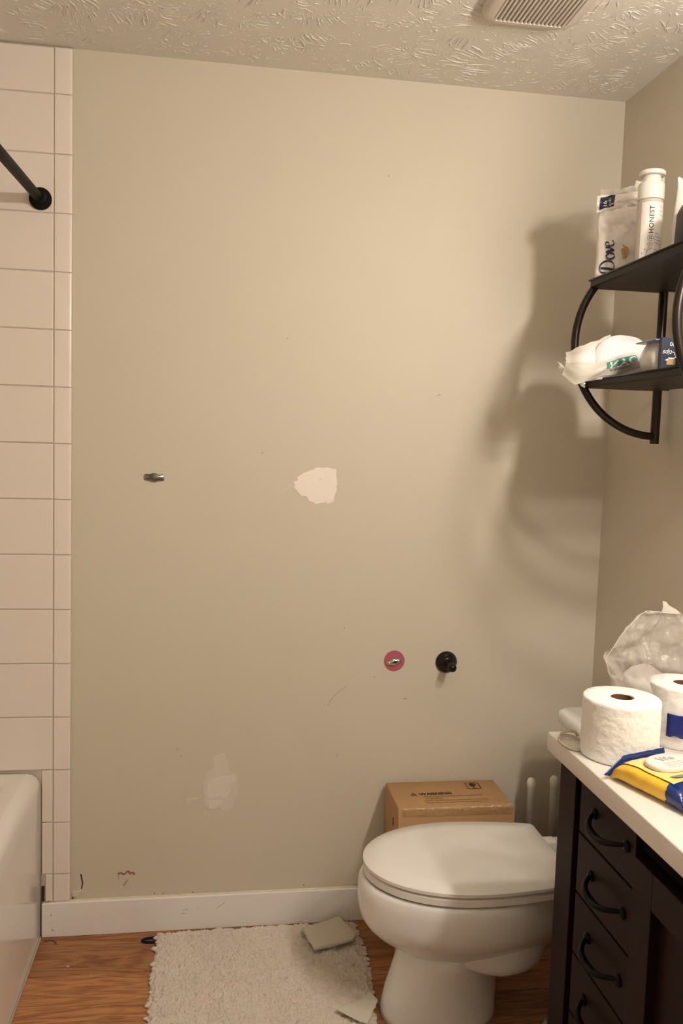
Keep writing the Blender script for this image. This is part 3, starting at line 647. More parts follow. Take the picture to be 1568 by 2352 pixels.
roll(-0.382, -0.912, CT, 0.0715, 0.112, 'embossed white toilet roll standing bare near the counter edge', 'toilet rolls on the counter', 0.04)
roll(-0.219, -0.852, CT, 0.0660, 0.120, 'white toilet roll behind, half covered by torn clear plastic', 'toilet rolls on the counter')

# torn clear plastic of the roll pack
pk = thing('toilet_paper_wrap', (-0.22, -0.86, CT), 'torn clear plastic toilet paper wrapping with blue print standing on counter', 'packaging')
LEFT = [(-0.318,0.862),(-0.3338,0.9586),(-0.3418,0.9743),(-0.3507,1.0035),(-0.3359,1.0247),(-0.3221,1.0468),(-0.3062,1.0671),(-0.2786,1.096),(-0.2658,1.1028)]
def lerp_path(P, t):
    f = t*(len(P)-1); i = min(int(f), len(P)-2); g = f-i; return (P[i][0]*(1-g)+P[i+1][0]*g, P[i][1]*(1-g)+P[i+1][1]*g)
def wrapfn(u, v):
    lx, lz = lerp_path(LEFT, v); rx, rz = -0.06, CT+0.004+0.236*v
    x = lx*(1-u)+rx*u; z = lz*(1-u)+rz*u
    y = -0.772+0.010*math.sin(u*5+v*2)*0.5+0.016*nz(u*5, v*6, 1.0)+0.008*nz(u*22+v*6, v*7, 4.0)+0.0032*nz(u*50, v*26, 2.0)
    if v > 0.97: z += 0.006*nz(u*30, 1, 2)
    return (x, y, z)
MB().grid(wrapfn, 70, 60).build('plastic_sheet', 'clear_film', pk, smooth=True)
TOPP = [(-0.250,1.100),(-0.2308,1.0999),(-0.2300,1.112),(-0.2326,1.125),(-0.2241,1.1221),(-0.2185,1.1154),(-0.2015,1.1067),(-0.190,1.098)]
mbp = MB(); pv = [(x, -0.774+0.006*nz(x*80, z*80), z) for x, z in TOPP]; mbp.add(pv+[(-0.21, -0.776, 1.098)], [(i, i+1, len(pv)) for i in range(len(pv)-1)])
mbp.build('torn_peak', 'milky_film', pk)
def pouchfn(u, v):
    top = [(-0.3201,0.9600),(-0.3231,0.9800),(-0.3059,0.9940),(-0.278,1.0000),(-0.2650,0.9960),(-0.2480,0.9850),(-0.2326,0.9764),(-0.2200,0.9660)]
    tx, tz = lerp_path(top, u); bxx = -0.306+0.09*u; bz = 0.915
    x = tx*(1-v)+bxx*v; z = tz*(1-v)+bz*v
    return (x+0.002*nz(u*8, v*8, 7), -0.800-0.118*math.sin(PI/2*min(1, v*1.3))*(0.25+0.75*u)+0.004*nz(u*7, v*6, 3), z)
MB().grid(pouchfn, 30, 20).build('plastic_pouch', 'clear_film', pk, smooth=True)
rim = MB().tube([(-0.3338, -0.777, 0.9586), (-0.3418, -0.777, 0.9743), (-0.3507, -0.775, 1.0035), (-0.3359, -0.774, 1.0247), (-0.3221, -0.774, 1.0468), (-0.3062, -0.774, 1.0671), (-0.2786, -0.774, 1.096), (-0.2658, -0.774, 1.1028), (-0.235, -0.774, 1.1005), (-0.19, -0.774, 1.096)], 0.0008, 6)
rim.build('torn_edge', 'milky_film', pk, smooth=True)
def bandfn(u, v):
    a = 1.02*PI+u*0.95*PI; r = 0.0695
    return (-0.219+r*math.cos(a), -0.852+r*math.sin(a)-0.003, CT+0.027+0.045*v+0.002*nz(u*6, v*3))
thick(MB().grid(lambda u, v: bandfn(0.18+u*0.82, v), 24, 6).build('blue_label', 'blue_label', pk, smooth=True), 0.0006)
def skirtfn(u, v):
    a = 1.0*PI+u*1.0*PI; r = 0.0675+0.012*v+0.005*nz(u*9, v*5, 8)
    return (-0.219+r*math.cos(a), -0.852+r*math.sin(a), CT+0.034*(1-v)+0.0012)
MB().grid(skirtfn, 40, 8).build('plastic_skirt', 'clear_film', pk, smooth=True)

# clear plastic ring
rgp = thing('plastic_ring', (-0.452, -0.862, CT), 'small clear plastic ring lying on counter edge beside toilet roll', 'ring')
MB().tube([(-0.4530+0.0235*math.cos(2*PI*k/32), -0.862+0.034*math.sin(2*PI*k/32), CT+0.0050+0.002*math.sin(2*PI*k/32)) for k in range(32)], 0.0032, 10, closed=True).build('ring_band', 'ring_film', rgp, smooth=True)
MB().tube([(-0.4470+0.016*math.cos(PI*k/12), -0.836+0.006*k/12, CT+0.0085+0.010*math.sin(PI*k/12)) for k in range(13)], [0.0032]*13, 10).build('ring_loop', 'ring_film', rgp, smooth=True)

# wipes pack
wp = thing('wipes_pack', (-0.37, -1.075, CT), 'yellow wet wipes pack with navy end seals and white flip lid', 'wipes')
WU = Vector((0.945, 0.327, 0)); WV = Vector((0.327, -0.945, 0)); WC = Vector((-0.368, -1.080, CT))
HU, HV, HT = 0.066, 0.080, 0.036
def wpt(u, v, z): q = WC+WU*(u*HU)+WV*(v*HV); return (q.x, q.y, CT+z)
def wh(u, v): return HT*max(0, 1-abs(v)**7)**0.6*max(0.0, 1-0.18*abs(u)**6)
wrings = []
for j in range(25):
    v = -1+2*j/24; h = max(0.004, wh(0, v)); ring = []
    for k in range(40):
        a = 2*PI*k/40; c, s = math.cos(a), math.sin(a)
        uu = math.copysign(abs(c)**0.42, c)*(1-0.05*(1-abs(v)**4)*0); zz = math.copysign(abs(s)**0.55, s)
        wr = 1+0.05*nz(v*5, a*2, 3)*abs(v)
        zc = h*0.5+0.0008
        q = wpt(uu*wr, v, zc+zz*h*0.5*(1+0.10*nz(uu*3, v*4, 2)))
        ring.append((q[0], q[1], max(CT+0.0006, q[2])))
    wrings.append(ring)
MB().loft(wrings).build('pack_body', 'yellow_wrap', wp, smooth=True)
def farseal(u, v):
    q = wpt((u*2-1)*1.04, -(0.975+0.05*v), 0.0); rise = min(1, u*4)
    return (q[0]-0.010*(1-rise)*v, q[1]-0.006*(1-rise)*v, CT+0.006+(0.016+0.015*v)*rise+0.004*v*(1-rise)+0.0012*nz(u*12, v*5, 3))
thick(MB().grid(farseal, 30, 6).build('end_seal', 'navy_gloss', wp, smooth=True), 0.0012)
def nearseal(u, v):
    q = wpt((u*2-1)*1.03, 0.97+0.20*v, 0.0)
    return (q[0], q[1], CT+0.003+0.020*(1-v)*(0.5+0.5*abs(math.sin(u*5.1)))+0.0012*nz(u*12, v*5, 9)+0.0015)
thick(MB().grid(nearseal, 30, 8).build('end_seal', 'navy_gloss', wp, smooth=True), 0.0012)
cuff = []
for j in range(18, 25):
    ring = wrings[j]; cx_ = sum(p[0] for p in ring)/40; cy_ = sum(p[1] for p in ring)/40; cz_ = sum(p[2] for p in ring)/40
    cuff.append([(cx_+(p[0]-cx_)*1.012, cy_+(p[1]-cy_)*1.012, max(CT+0.0005, cz_+(p[2]-cz_)*1.03+0.0004)) for p in ring])
cuff[0] = [(p[0]+WV.x*0.006*nz(k*0.6, 2.2), p[1]+WV.y*0.006*nz(k*0.6, 2.2), p[2]) for k, p in enumerate(cuff[0])]
MB().loft(cuff, cap0=False).build('navy_cuff', 'navy_gloss', wp, smooth=True)
lr = []
for r_, z_ in ((1.0, 0.0), (1.02, 0.003), (1.0, 0.0065), (0.93, 0.0085), (0.5, 0.0095)):
    ring = []
    for k in range(40):
        a = 2*PI*k/40; c, s = math.cos(a), math.sin(a); u = math.copysign(abs(c)**0.75, c)*r_*0.70; v = math.copysign(abs(s)**0.85, s)*r_*0.37
        ring.append(wpt(u+0.06, v-0.16, HT+0.004+z_))
    lr.append(ring)
lo = MB().loft(lr).build('flip_lid', 'label_white', wp, angle=50)
def lidtxt(a, b): return wpt((a)/HU+0.06, (-b)/HV-0.16, HT+0.0142)
text_mesh('We', 0.022, lambda a, b: lidtxt(a-0.006, b-0.002), 'CENTER', bold=0.0008).build('lettering', 'ink_faint', lo)
for i in range(3):
    text_mesh('fresh soft wet wipes', 0.0075, lambda a, b, i=i: lidtxt(a+0.002, b-0.014-0.007*i+0.0), 'CENTER').build('lettering', 'ink_faint', lo)
pp_ = MB().grid(lambda u, v: wpt(-0.80+1.70*u, -0.86+1.42*v, wh(-0.80+1.70*u, -0.86+1.42*v)*(1+0.05*nz(u*5, v*4, 2))+0.0030), 24, 20)
pp_.build('lit_and_print_panel', 'lit_yellow', wp, smooth=True)  # not print: the lit, paler top of the wrap painted as a panel
dp = MB().add([wpt(u, v, wh(u, v)+0.0046) for u, v in ((-0.60, 0.30), (-0.25, 0.34), (0.10, 0.34), (0.30, 0.32), (0.32, 0.50), (0.0, 0.50), (-0.25, 0.46), (-0.5, 0.40))], [tuple(range(8))])
dp.build('lit_and_print_panel', 'ink_grey', wp)

# ------------------------------------------------------------------ bath mat and floor bits
bm_ = thing('bath_mat', (-1.0, -0.40, 0), 'cream shaggy chenille bath mat on floor before the toilet', 'bath mat')
MX0, MX1, MY0, MY1 = -1.292, -0.728, -0.86, -0.030
def mat_edge(v):      # left and right edges wander, with tufts
    y = MY1+(MY0-MY1)*v
    tuft = 0.006*abs(math.sin(y*78))+0.004*nz(y*60, 2.0)
    l = MX0-0.002*math.sin(v*9)-tuft-0.006*v; r = MX1+0.010*math.sin(min(1, v*2.1)*PI)+0.006*abs(math.sin(y*71+1))+0.003*nz(y*60, 7.0)-0.012*v-0.008*math.exp(-((y+0.43)/0.12)**2)
    return l, r, y
NU, NV = 380, 520
def pilefn(u, v):
    l, r, y = mat_edge(v); x = l*(1-u)+r*u
    y += 0.004*nz(x*40, 3.3)*(1 if v < 0.5 else -1)*(1 if (v < 0.02 or v > 0.98) else 0)
    e = min(u*(r-l), (1-u)*(r-l), v*(MY1-MY0), (1-v)*(MY1-MY0)); e = min(1, e/0.012)
    wx = x+0.016*nz(x*22, y*22, 1); wy = y+0.012*nz(x*20, y*26, 5)
    rowh = abs(math.sin(wy*PI/0.021))**0.7
    clump = nz(wx*45, wy*75, 2); fine = nz(x*150, y*190, 8); vf = nz(x*330, y*330, 4)
    crease = max(0.0, 1-abs(nz(wx*26, wy*58, 12))*9); h = 0.0110+0.0045*rowh+0.0080*clump+0.0060*fine+0.0022*vf+0.003*nz(x*9, y*9, 6)-0.0050*crease
    return (x, y, max(0.0008, h*e**0.6))
po = MB().grid(pilefn, NU, NV).build('pile', 'mat_pile', bm_, smooth=True); po['kind'] = 'stuff'
MB().box(MX0+0.004, MX1-0.008, MY0+0.004, MY1-0.004, 0.0004, 0.004).build('backing', 'mat_pile', bm_)
# tufts along both long edges
tf = MB(); trn = random.Random(5)
for sgn in (0, 1):
    for k in range(70):
        v = (k+trn.random())/70; l, r, y = mat_edge(v); x = (l+0.004) if sgn == 0 else (r-0.004); d = -1 if sgn == 0 else 1
        R_ = trn.uniform(0.0035, 0.0075); ln = trn.uniform(-0.004, 0.005)
        b0 = len(tf.v); tf.lathe([(R_*math.sin(PI*q/6)+0.0003, -R_*1.5*math.cos(PI*q/6)) for q in range(7)], (0, 0, 0), 'x', 8)
        for q in range(b0, len(tf.v)):
            p_ = tf.v[q]; g_ = 1+0.45*nz(p_[0]*260+k, p_[1]*260, p_[2]*260)
            tf.v[q] = (x+d*ln+p_[0]*g_, y+p_[1]*g_*1.1, max(0.0005, R_*0.7+p_[2]*g_*0.75))
to = tf.build('edge_tufts', 'mat_pile', bm_, smooth=True); to['kind'] = 'stuff'
# paper pads on the mat
def pad(name, pts, z, th, label, curl):
    t = MB(); n = len(pts); cx = sum(p[0] for p in pts)/n; cy = sum(p[1] for p in pts)/n
    def rg_(s, dz):
        out = []
        for i in range(n):
            for k in range(6):
                a = pts[i]; b = pts[(i+1) % n]; tt = k/6; x = a[0]*(1-tt)+b[0]*tt; y = a[1]*(1-tt)+b[1]*tt
                x += 0.003*nz(x*90, y*90, 1); y += 0.003*nz(x*90, y*90, 5)
                X = cx+(x-cx)*s; Y = cy+(y-cy)*s
                out.append((X, Y, z+dz+curl(X-cx, Y-cy)))
        return out
    t.loft([rg_(0.6, 0.0), rg_(0.97, 0.0), rg_(1.0, th*0.3), rg_(0.99, th*0.85), rg_(0.95, th), rg_(0.5, th), rg_(0.2, th)])
    return tag(t.build(name, 'paper_pad', None, angle=60), label, 'paper', 'white paper scraps on the mat')
pad('paper_scrap', [(-0.886,-0.090),(-0.772,-0.040),(-0.735,-0.135),(-0.748,-0.158),(-0.862,-0.190)], 0.0215, 0.010, 'thick folded white paper towel lying on the mat near baseboard', lambda x, y: 0.010*max(0, x*8)*0.4+0.002*nz(x*30, y*30, 2)+0.003)
pad('paper_scrap', [(-0.835,-0.430),(-0.763,-0.400),(-0.741,-0.372),(-0.724,-0.410),(-0.766,-0.490),(-0.790,-0.475)], 0.0215, 0.0030, 'thin torn white paper scrap lying on mat beside toilet foot', lambda x, y: 0.004*max(0, x*8)+0.003)
# hair tie, hair, crumb
ht = MB().tube([(-1.3120+0.030*math.cos(2*PI*k/28)+(0.004 if 7 < k < 21 else 0), -0.0600+0.0105*math.sin(2*PI*k/28), 0.0040) for k in range(28)], 0.0036, 8, closed=True)
tag(ht.build('hair_tie', 'navy_elastic', None, smooth=True), 'dark navy elastic hair tie on floor poking from under mat', 'hair tie')
tag(MB().tube([(-1.612,-0.035,0.0012),(-1.600,-0.030,0.002),(-1.588,-0.034,0.003),(-1.578,-0.042,0.002),(-1.575,-0.050,0.0012)], 0.0011, 6).build('hair_clump', 'hair_brown', None, smooth=True), 'small brown hair curl on floor in the tub corner', 'hair')
tag(MB().bbox(-1.5285, -1.5215, -0.1575, -0.1535, 0.0004, 0.0025, 0.0008, 1).build('paper_crumb', 'paper_pad', None), 'tiny white crumb of paper on the wood floor', 'crumb')

# ------------------------------------------------------------------ wall shelf
SY0, SY1 = -0.335, -0.812; SCX, SCZ, SR = -0.030, 1.703, 0.232
sh = thing('wall_shelf', (-0.03, -0.56, 1.70), 'dark bronze two-tier metal wall shelf with curved tube ends', 'shelf')
for y in (SY0, SY1):
    MB().lathe([(0.0002, 0), (0.0105, 0.0), (0.0115, 0.003), (0.0115, 0.387), (0.0105, 0.390), (0.0002, 0.390)], (SCX, y, 1.452), 'z', 20).build('wall_post', 'shelf_metal', sh, angle=40)
    path = [(SCX-SR*math.sin(a), y, SCZ-SR*math.cos(a)) for a in [PI*k/40 for k in range(41)]]
    MB().tube(path, 0.0098, 14).build('curved_tube', 'shelf_metal', sh, smooth=True)
    for z in (1.597, 1.848):
        MB().lathe([(0.007, 0.0), (0.007, 0.020)], (-0.0205, y, z), 'x', 12).build('wall_spacer', 'shelf_metal', sh)
def shelfpan(z0, z1, xf):
    s = MB()
    s.loft([rrect(xf+0.004, -0.034, SY1-0.006, SY0+0.006, 0.012, z0), rrect(xf, -0.032, SY1-0.008, SY0+0.008, 0.014, z0+0.003), rrect(xf, -0.032, SY1-0.008, SY0+0.008, 0.014, z1-0.001), rrect(xf+0.002, -0.034, SY1-0.006, SY0+0.006, 0.012, z1), rrect(xf+0.006, -0.038, SY1-0.002, SY0+0.002, 0.010, z1-0.001), rrect(xf+0.007, -0.039, SY1-0.001, SY0+0.001, 0.010, z1-0.004)])
    b_ = s.build('shelf_board', 'shelf_sheet', sh, angle=40)
    MB().tube([(xf-0.0005, SY1-0.004, z1-0.001), (xf-0.0005, SY0+0.004, z1-0.001)], 0.0026, 8).build('shelf_rim', 'shelf_metal', sh, smooth=True)
    return b_
S1B, S1T = 1.838, 1.858; S2B, S2T = 1.588, 1.606
shelfpan(S1B, S1T, -0.230); shelfpan(S2B, S2T, -0.232)
for z in ((S1B+S1T)/2, (S2B+S2T)/2):
    for y, d in ((SY1, 0.0),):
        MB().lathe([(0.0065, 0), (0.0065, -0.003), (0.004, -0.006), (0.0003, -0.0068)], (-0.235 if z > 1.7 else -0.238, y-0.0, z), 'x', 14).build('bolt', 'shelf_metal', sh, smooth=True)
T1 = S1T-0.004; T2 = S2T-0.004     # tray surfaces

# soap bag on the upper shelf
sb = thing('soap_bag', (-0.17, -0.38, T1), 'white plastic soap bag with dark lettering and torn top on upper shelf', 'bag')
U = Vector((0.89, -0.455, 0)).normalized(); NF = Vector((-U.y*-1, 0, 0)); NF = Vector((U.y, -U.x, 0))   # NF points to the room
O = Vector((-0.226, -0.352, T1+0.001)); BW, BH = 0.128, 0.195
def bagsurf(a, b, off=0.0, side=1):
    # a,b in metres on the face; returns the bulged front surface
    ua = min(1, max(0, a/BW)); vb = min(1, max(0, b/BH))
    bul = 0.024*(max(0, 4*ua*(1-ua))**0.45)*(max(0.0, 1-(2*vb-0.9)**4*0.55))
    wr = 0.0055*nz(ua*4, vb*6, 3)+0.0040*nz(ua*9+vb*6, vb*8-ua*4, 6)*vb+0.0015*nz(ua*20, vb*24, 1)
    q = O+U*(a+0.004*nz(vb*5, 1.0, 2.0))+NF*(side*(bul+wr)+off)+Vector((0, 0, b))
    return (q.x, q.y, q.z)
fr = MB().grid(lambda u, v: bagsurf(u*BW, v*BH, 0.0), 44, 54)
bk = fr.grid(lambda u, v: bagsurf(u*BW, v*BH, -0.001, -1), 44, 54)
fr.build('bag_body', 'bag_white', sb, smooth=True)
def dv(x, y): # zoomed photograph sketch coordinates of the print -> metres on the face
    return bagsurf((x-540-(1440-y)*0.075)*0.000208, (1440-y)*0.000211-0.004, 0.0030)
K = 205.0
def D_(x, y): return dv(770-y*K*0.74+0.0*x, 1340-x*K*0.665)
dm = MB()
nib(dm, [(0.30,1.0),(0.22,0.5),(0.10,0.02)], D_, 0.17, 0.2, 0.25)
nib(dm, [(-0.10,0.62),(-0.06,0.95),(0.25,1.08),(0.62,0.98),(0.86,0.62),(0.80,0.25),(0.50,0.02),(0.08,0.03)], D_, 0.15, 0.2, 0.25)
nib(dm, [(1.28,0.62),(1.06,0.50),(1.02,0.20),(1.20,0.0),(1.44,0.10),(1.50,0.42),(1.28,0.62)], D_, 0.15, 0.2, 0.25)
nib(dm, [(1.52,0.58),(1.64,0.5),(1.72,0.0)], D_, 0.16, 0.2, 0.3); nib(dm, [(1.72,0.0),(1.92,0.35),(1.98,0.62)], D_, 0.12, 0.2, 0.3)
nib(dm, [(2.10,0.30),(2.40,0.42),(2.42,0.58),(2.24,0.62),(2.06,0.40),(2.12,0.08),(2.32,0.0),(2.54,0.14)], D_, 0.13, 0.2, 0.25)
dm.build('lettering', 'ink_navy', sb)
bird = [(872,1040),(888,1062),(925,1078),(936,1110),(930,1145),(905,1190),(888,1222),(890,1180),(884,1160),(878,1195),(864,1212),(868,1180),(852,1140),(846,1110),(852,1092),(880,1084),(866,1062)]
MB().add([dv(*p) for p in bird], [tuple(range(len(bird)))]).build('emblem', 'gold_print', sb)
# folded torn top
def flapfn(u, v):
    a = -0.004+u*(BW+0.004); b = 0.162+0.040*v+0.012*u*u
    q = O+U*a+NF*(0.014+0.010*math.sin(PI*v)+0.006*nz(u*7, v*4, 2)+0.0035*nz(u*17, v*12, 5)-0.006*u)+Vector((0, 0, b+0.004*nz(u*6, 3)))
    return (q.x, q.y, q.z)
MB().grid(flapfn, 40, 16).build('folded_top', 'bag_white', sb, smooth=True)
def flap2(u, v):
    a = 0.012+u*(BW+0.010); top = 0.210+0.028*u+0.012*math.sin(u*2.6)*(1 if u > 0.5 else 0.3)
    b = 0.185+v*(top-0.185); q = O+U*a+NF*(0.010-0.016*v+0.008*nz(u*9, v*6, 3)+0.004*nz(u*20, v*16, 1))+Vector((0, 0, b+0.004*nz(u*14, 2)*v))
    return (q.x, q.y, q.z)
MB().grid(flap2, 44, 18).build('torn_film', 'milky_film', sb, smooth=True)
def flap3(u, v):
    q = O+U*(0.002+0.04*u)+NF*(0.004-0.004*v)+Vector((0, 0, 0.196+0.026*v-0.004*u+0.002*nz(u*9, v*4)));  return (q.x, q.y, q.z)
MB().grid(flap3, 12, 8).build('torn_film', 'clear_film', sb, smooth=True)
def lab(x, y, off=0.0): # navy tag, same sketch coordinates
    a = (x-540-(1440-y)*0.075)*0.000208; b = (1440-y)*0.000211-0.004; uu = min(1, max(0, (a+0.004)/(BW+0.004))); vv = min(1, max(0, (b-0.162-0.012*uu*uu)/0.040))
    q = flapfn(uu, vv); return (q[0]+NF.x*(0.0016+off), q[1]+NF.y*(0.0016+off), O.z+b)
LBL = [(622,512),(690,490),(755,470),(775,540),(802,602),(700,618),(608,632),(622,600),(606,565),(624,540)]
def labgrid(u, v):
    x = 612+u*165+v*0+(1-v)*0+20*(v); y = 632-140*v-30*u*(1)+0; return lab(x+8*math.sin(u*9)*0, y)
MB().grid(labgrid, 10, 10).build('count_label', 'navy_card', sb, smooth=True)
def ltx(x0, y0, sc): return lambda a, b: lab(x0-b*sc, y0-a*sc-0.12*(-b*sc), 0.0012)
text_mesh('16', 62, ltx(700, 606, 1.0), bold=0.8).build('lettering', 'label_white', sb)
text_mesh('BARS', 36, ltx(748, 594, 1.0)).build('lettering', 'label_white', sb)

# foaming pump bottle
BC = Vector((-0.178, -0.520, T1)); BR = 0.0285
pbt = thing('pump_bottle', BC, 'white cylindrical foaming pump bottle with upright black lettering on upper shelf', 'bottle')
MB().lathe([(0.0002, 0.0005), (BR-0.003, 0.0005), (BR, 0.004), (BR, 0.148), (BR-0.001, 0.151), (0.0002, 0.151)], BC, 'z', 40).build('bottle_body', 'bottle_body', pbt, angle=40)
MB().lathe([(BR+0.0004, 0.1515), (BR+0.0008, 0.153), (BR+0.0008, 0.186), (BR-0.002, 0.190), (0.0205, 0.191), (0.0195, 0.206), (0.0002, 0.206)], BC, 'z', 40).build('collar', 'white_plastic', pbt, angle=40)
hd = MB().lathe([(0.0002, 0.2065), (0.028, 0.2065), (0.0295, 0.209), (0.0295, 0.214), (0.027, 0.2165), (0.0002, 0.218)], BC, 'z', 40)
hd.bbox(BC.x-0.046, BC.x-0.010, BC.y-0.009, BC.y+0.009, BC.z+0.2075, BC.z+0.2155, 0.003) if False else None
hd.build('pump_head', 'white_plastic', pbt, angle=40)
vd = Vector((CAM.x-BC.x, CAM.y-BC.y)); A0 = math.atan2(-1.84, -0.62)     # label faces the room, towards the doorway
def cyl(s, z, off=0.0006):     # s: metres around to the right as seen from the room
    a = A0+s/BR; r = BR+off; return (BC.x+r*math.cos(a), BC.y+r*math.sin(a), BC.z+z)
MB().grid(lambda u, v: cyl(-0.024+u*0.056, 0.003+0.140*v, 0.0004), 24, 8).build('label', 'label_white', pbt, smooth=True)
text_mesh('HONEST', 0.0135, lambda a, b: cyl(0.0045-b, 0.072+a*1.12, 0.0009), space=1.08, bold=0.0002).build('lettering', 'ink', pbt)
cm = MB(); nib(cm, [(0.0062*math.cos(k*PI/8), 0.0062*math.sin(k*PI/8)) for k in range(17)], lambda x, y: cyl(0.0+x, 0.062+y, 0.0009), 0.0009, 0, 1.0, 2)
for a_ in (0.8, 2.35, 3.95, 5.5): nib(cm, [(0.0008*math.cos(a_), 0.0008*math.sin(a_)), (0.004*math.cos(a_), 0.004*math.sin(a_))], lambda x, y: cyl(0.0+x, 0.062+y, 0.0009), 0.002, 0, 1.0, 2)
for ox in (-0.0026, 0.0026): nib(cm, [(ox+0.0028*math.cos(k*PI/6), 0.0028*math.sin(k*PI/6)) for k in range(13)], lambda x, y: cyl(-0.001+x, 0.0485+y, 0.0009), 0.0008, 0, 1.0, 2)
cm.build('emblem', 'ink_grey', pbt)
st = MB(); nib(st, [(-0.001,0.045),(-0.006,0.034),(-0.010,0.018),(-0.013,0.004)], lambda x, y: cyl(x, y, 0.0009), 0.0009, 0, 1.0, 4); nib(st, [(-0.006,0.034),(0.0,0.037),(0.004,0.040)], lambda x, y: cyl(x, y, 0.0009), 0.0010, 0, 1.0, 4)
for x, y in ((-0.011,0.037),(-0.017,0.029),(0.001,0.022),(0.003,0.018)): st.add([cyl(x+0.0012*math.cos(k*PI/3), y+0.0016*math.sin(k*PI/3), 0.0009) for k in range(6)], [tuple(range(6))])
st.build('printed_flower', 'ink_grey', pbt)
for i, s_ in enumerate(('baby', 'bubbly', '& softly', 'foaming', '', 'shampoo +', 'body wash', 'for clean', '', 'gentle')):
    if s_: text_mesh(s_, 0.0062, lambda a, b, i=i: cyl(0.0085+a*0.9, 0.071-0.0072*i+b-a*0.12, 0.0009)).build('lettering', 'ink_grey', pbt)
for i, s_ in enumerate(('98%', 'plant', 'based')): text_mesh(s_, 0.0058, lambda a, b, i=i: cyl(0.018+a*0.9, 0.130-0.009*i+b, 0.0009)).build('lettering', 'ink_faint', pbt)

# white pouch and charcoal box behind the bottle
def pouch(u, v):
    a = 2*PI*u; c, s = math.cos(a), math.sin(a); h = 0.185*v
    wd = 0.045*(1-0.10*v); dp_ = 0.026*(1-v)**0.5+0.002
    e = 1+0.06*nz(c*2, s*2, v*4)
    return (-0.108+math.copysign(abs(c)**0.8, c)*wd*e, -0.580+s*dp_*e+0.004*nz(c, v*5, 3), T1+0.001+h+0.006*nz(c*3, s, 1)*v)
tag(MB().grid(pouch, 40, 26).build('refill_pouch', 'bag_white', None, smooth=True), 'plain white refill pouch standing behind the pump bottle', 'pouch')
cb_ = MB().loft([rrect(-0.190, -0.122, -0.694, -0.652, 0.008, T1+0.0006), rrect(-0.192, -0.120, -0.696, -0.650, 0.009, T1+0.004), rrect(-0.189, -0.120, -0.696, -0.650, 0.009, T1+0.085), rrect(-0.180, -0.124, -0.694, -0.652, 0.009, T1+0.104), rrect(-0.164, -0.135, -0.688, -0.658, 0.009, T1+0.114)])
tag(cb_.build('shaver_case', 'charcoal_plastic', None, angle=45), 'smooth charcoal plastic case on upper shelf beside the pump bottle', 'case')

# ---- lower shelf: torn bag of white pads
lb = thing('pad_bag', (-0.18, -0.43, T2), 'torn clear bag of white pads with green print on lower shelf', 'bag')
def padpack(u, v):
    a = 2*PI*u; c, s = math.cos(a), math.sin(a); t = v
    px = -0.178+math.copysign(abs(c)**0.6, c)*(0.078-0.018*t*t); py = -0.402+math.copysign(abs(s)**0.6, s)*0.046
    return (px+0.003*nz(c*3, s*3, t*5), py+0.004*nz(s*3, c*2, t*4), T2+0.001+(0.106-0.020*max(0, c)-0.024*max(0, -c)**3)*math.sin(t*PI/2)**0.9*(1 if t < 1 else 1)+0.003*nz(c*3, s*3, 2)*t)
pp = MB(); ringsP = [[padpack(k/40, j/10) for k in range(40)] for j in range(11)]
cx_ = -0.178; ringsP += [[(cx_+(p[0]-cx_)*f, -0.402+(p[1]+0.402)*f, p[2]+0.004*(1-f)) for p in ringsP[10]] for f in (0.9, 0.6, 0.2)]
pp.loft(ringsP); pp.build('pad_stack', 'pad_white', lb, smooth=True)
FB = [(-0.318,1.640),(-0.325,1.612),(-0.296,1.588),(-0.272,1.596),(-0.240,1.6105),(-0.205,1.614),(-0.165,1.626),(-0.130,1.640),(-0.112,1.650)]
FT = [(-0.322,1.643),(-0.300,1.640),(-0.278,1.634),(-0.258,1.638),(-0.236,1.646),(-0.205,1.660),(-0.170,1.669),(-0.140,1.664),(-0.108,1.648)]
def frontfilm(u, v):
    b = lerp_path(FB, u); t = lerp_path(FT, u); x = b[0]*(1-v)+t[0]*v; z = b[1]*(1-v)+t[1]*v
    y = -0.456+0.040*max(0, (-0.22-x))/0.1-0.012*math.sin(PI*v)*min(1, u*3)+0.004*nz(u*8, v*3, 2)
    return (x, y, z)
MB().grid(frontfilm, 60, 12).build('bag_front', 'bag_film', lb, smooth=True)
def cornerfilm(u, v):
    x = -0.332+0.062*u+0.004*nz(u*5, v*4); z = 1.628-0.046*u+(0.018+0.020*u*(1-u))*v-0.0*u; y = -0.405-0.018*u-0.010*math.sin(PI*v)+0.010*v
    return (x, y, z)
MB().grid(cornerfilm, 24, 10).build('bag_corner', 'bag_film', lb, smooth=True)
def leftfilm(u, v):
    x = -0.312+0.105*u-0.012*(1-v)*(1-u)+0.004*nz(u*6, v*5, 3); z = 1.618+0.008*u+(0.050+0.038*u)*v+0.004*nz(u*5, v*5, 8); y = -0.398-0.040*u*(1-0.5*v)-0.018*math.sin(PI*v)*(1-u*0.6)
    return (x, y, z)
MB().grid(leftfilm, 30, 16).build('bag_flap', 'bag_white', lb, smooth=True)
def ff(s, t, off=0.0014):
    q = frontfilm(min(1, max(0, s)), min(1, max(0, t))); return (q[0]-0.3*off, q[1]-off, q[2])
MB().grid(lambda u, v: ff(0.515+0.27*u, 0.42+0.40*v-0.05*math.sin(PI*u)*0, 0.0012), 20, 6).build('green_band', 'teal_print', lb, smooth=True)
# lettering stands upside down on the band, as the bag lies
text_mesh('N', 0.42, lambda a, b: ff(0.625-a*0.265, 0.40+b*1.25, 0.0024), bold=0.012).build('lettering', 'label_white', lb)
text_mesh('AC', 0.42, lambda a, b: ff(0.625+a*0.265, 0.40+b*1.25, 0.0024), bold=0.012).build('lettering', 'label_white', lb)
text_mesh('multipack', 0.30, lambda a, b: ff(0.73-a*0.155, 0.34-b*0.75, 0.0020)).build('lettering', 'ink_grey', lb)

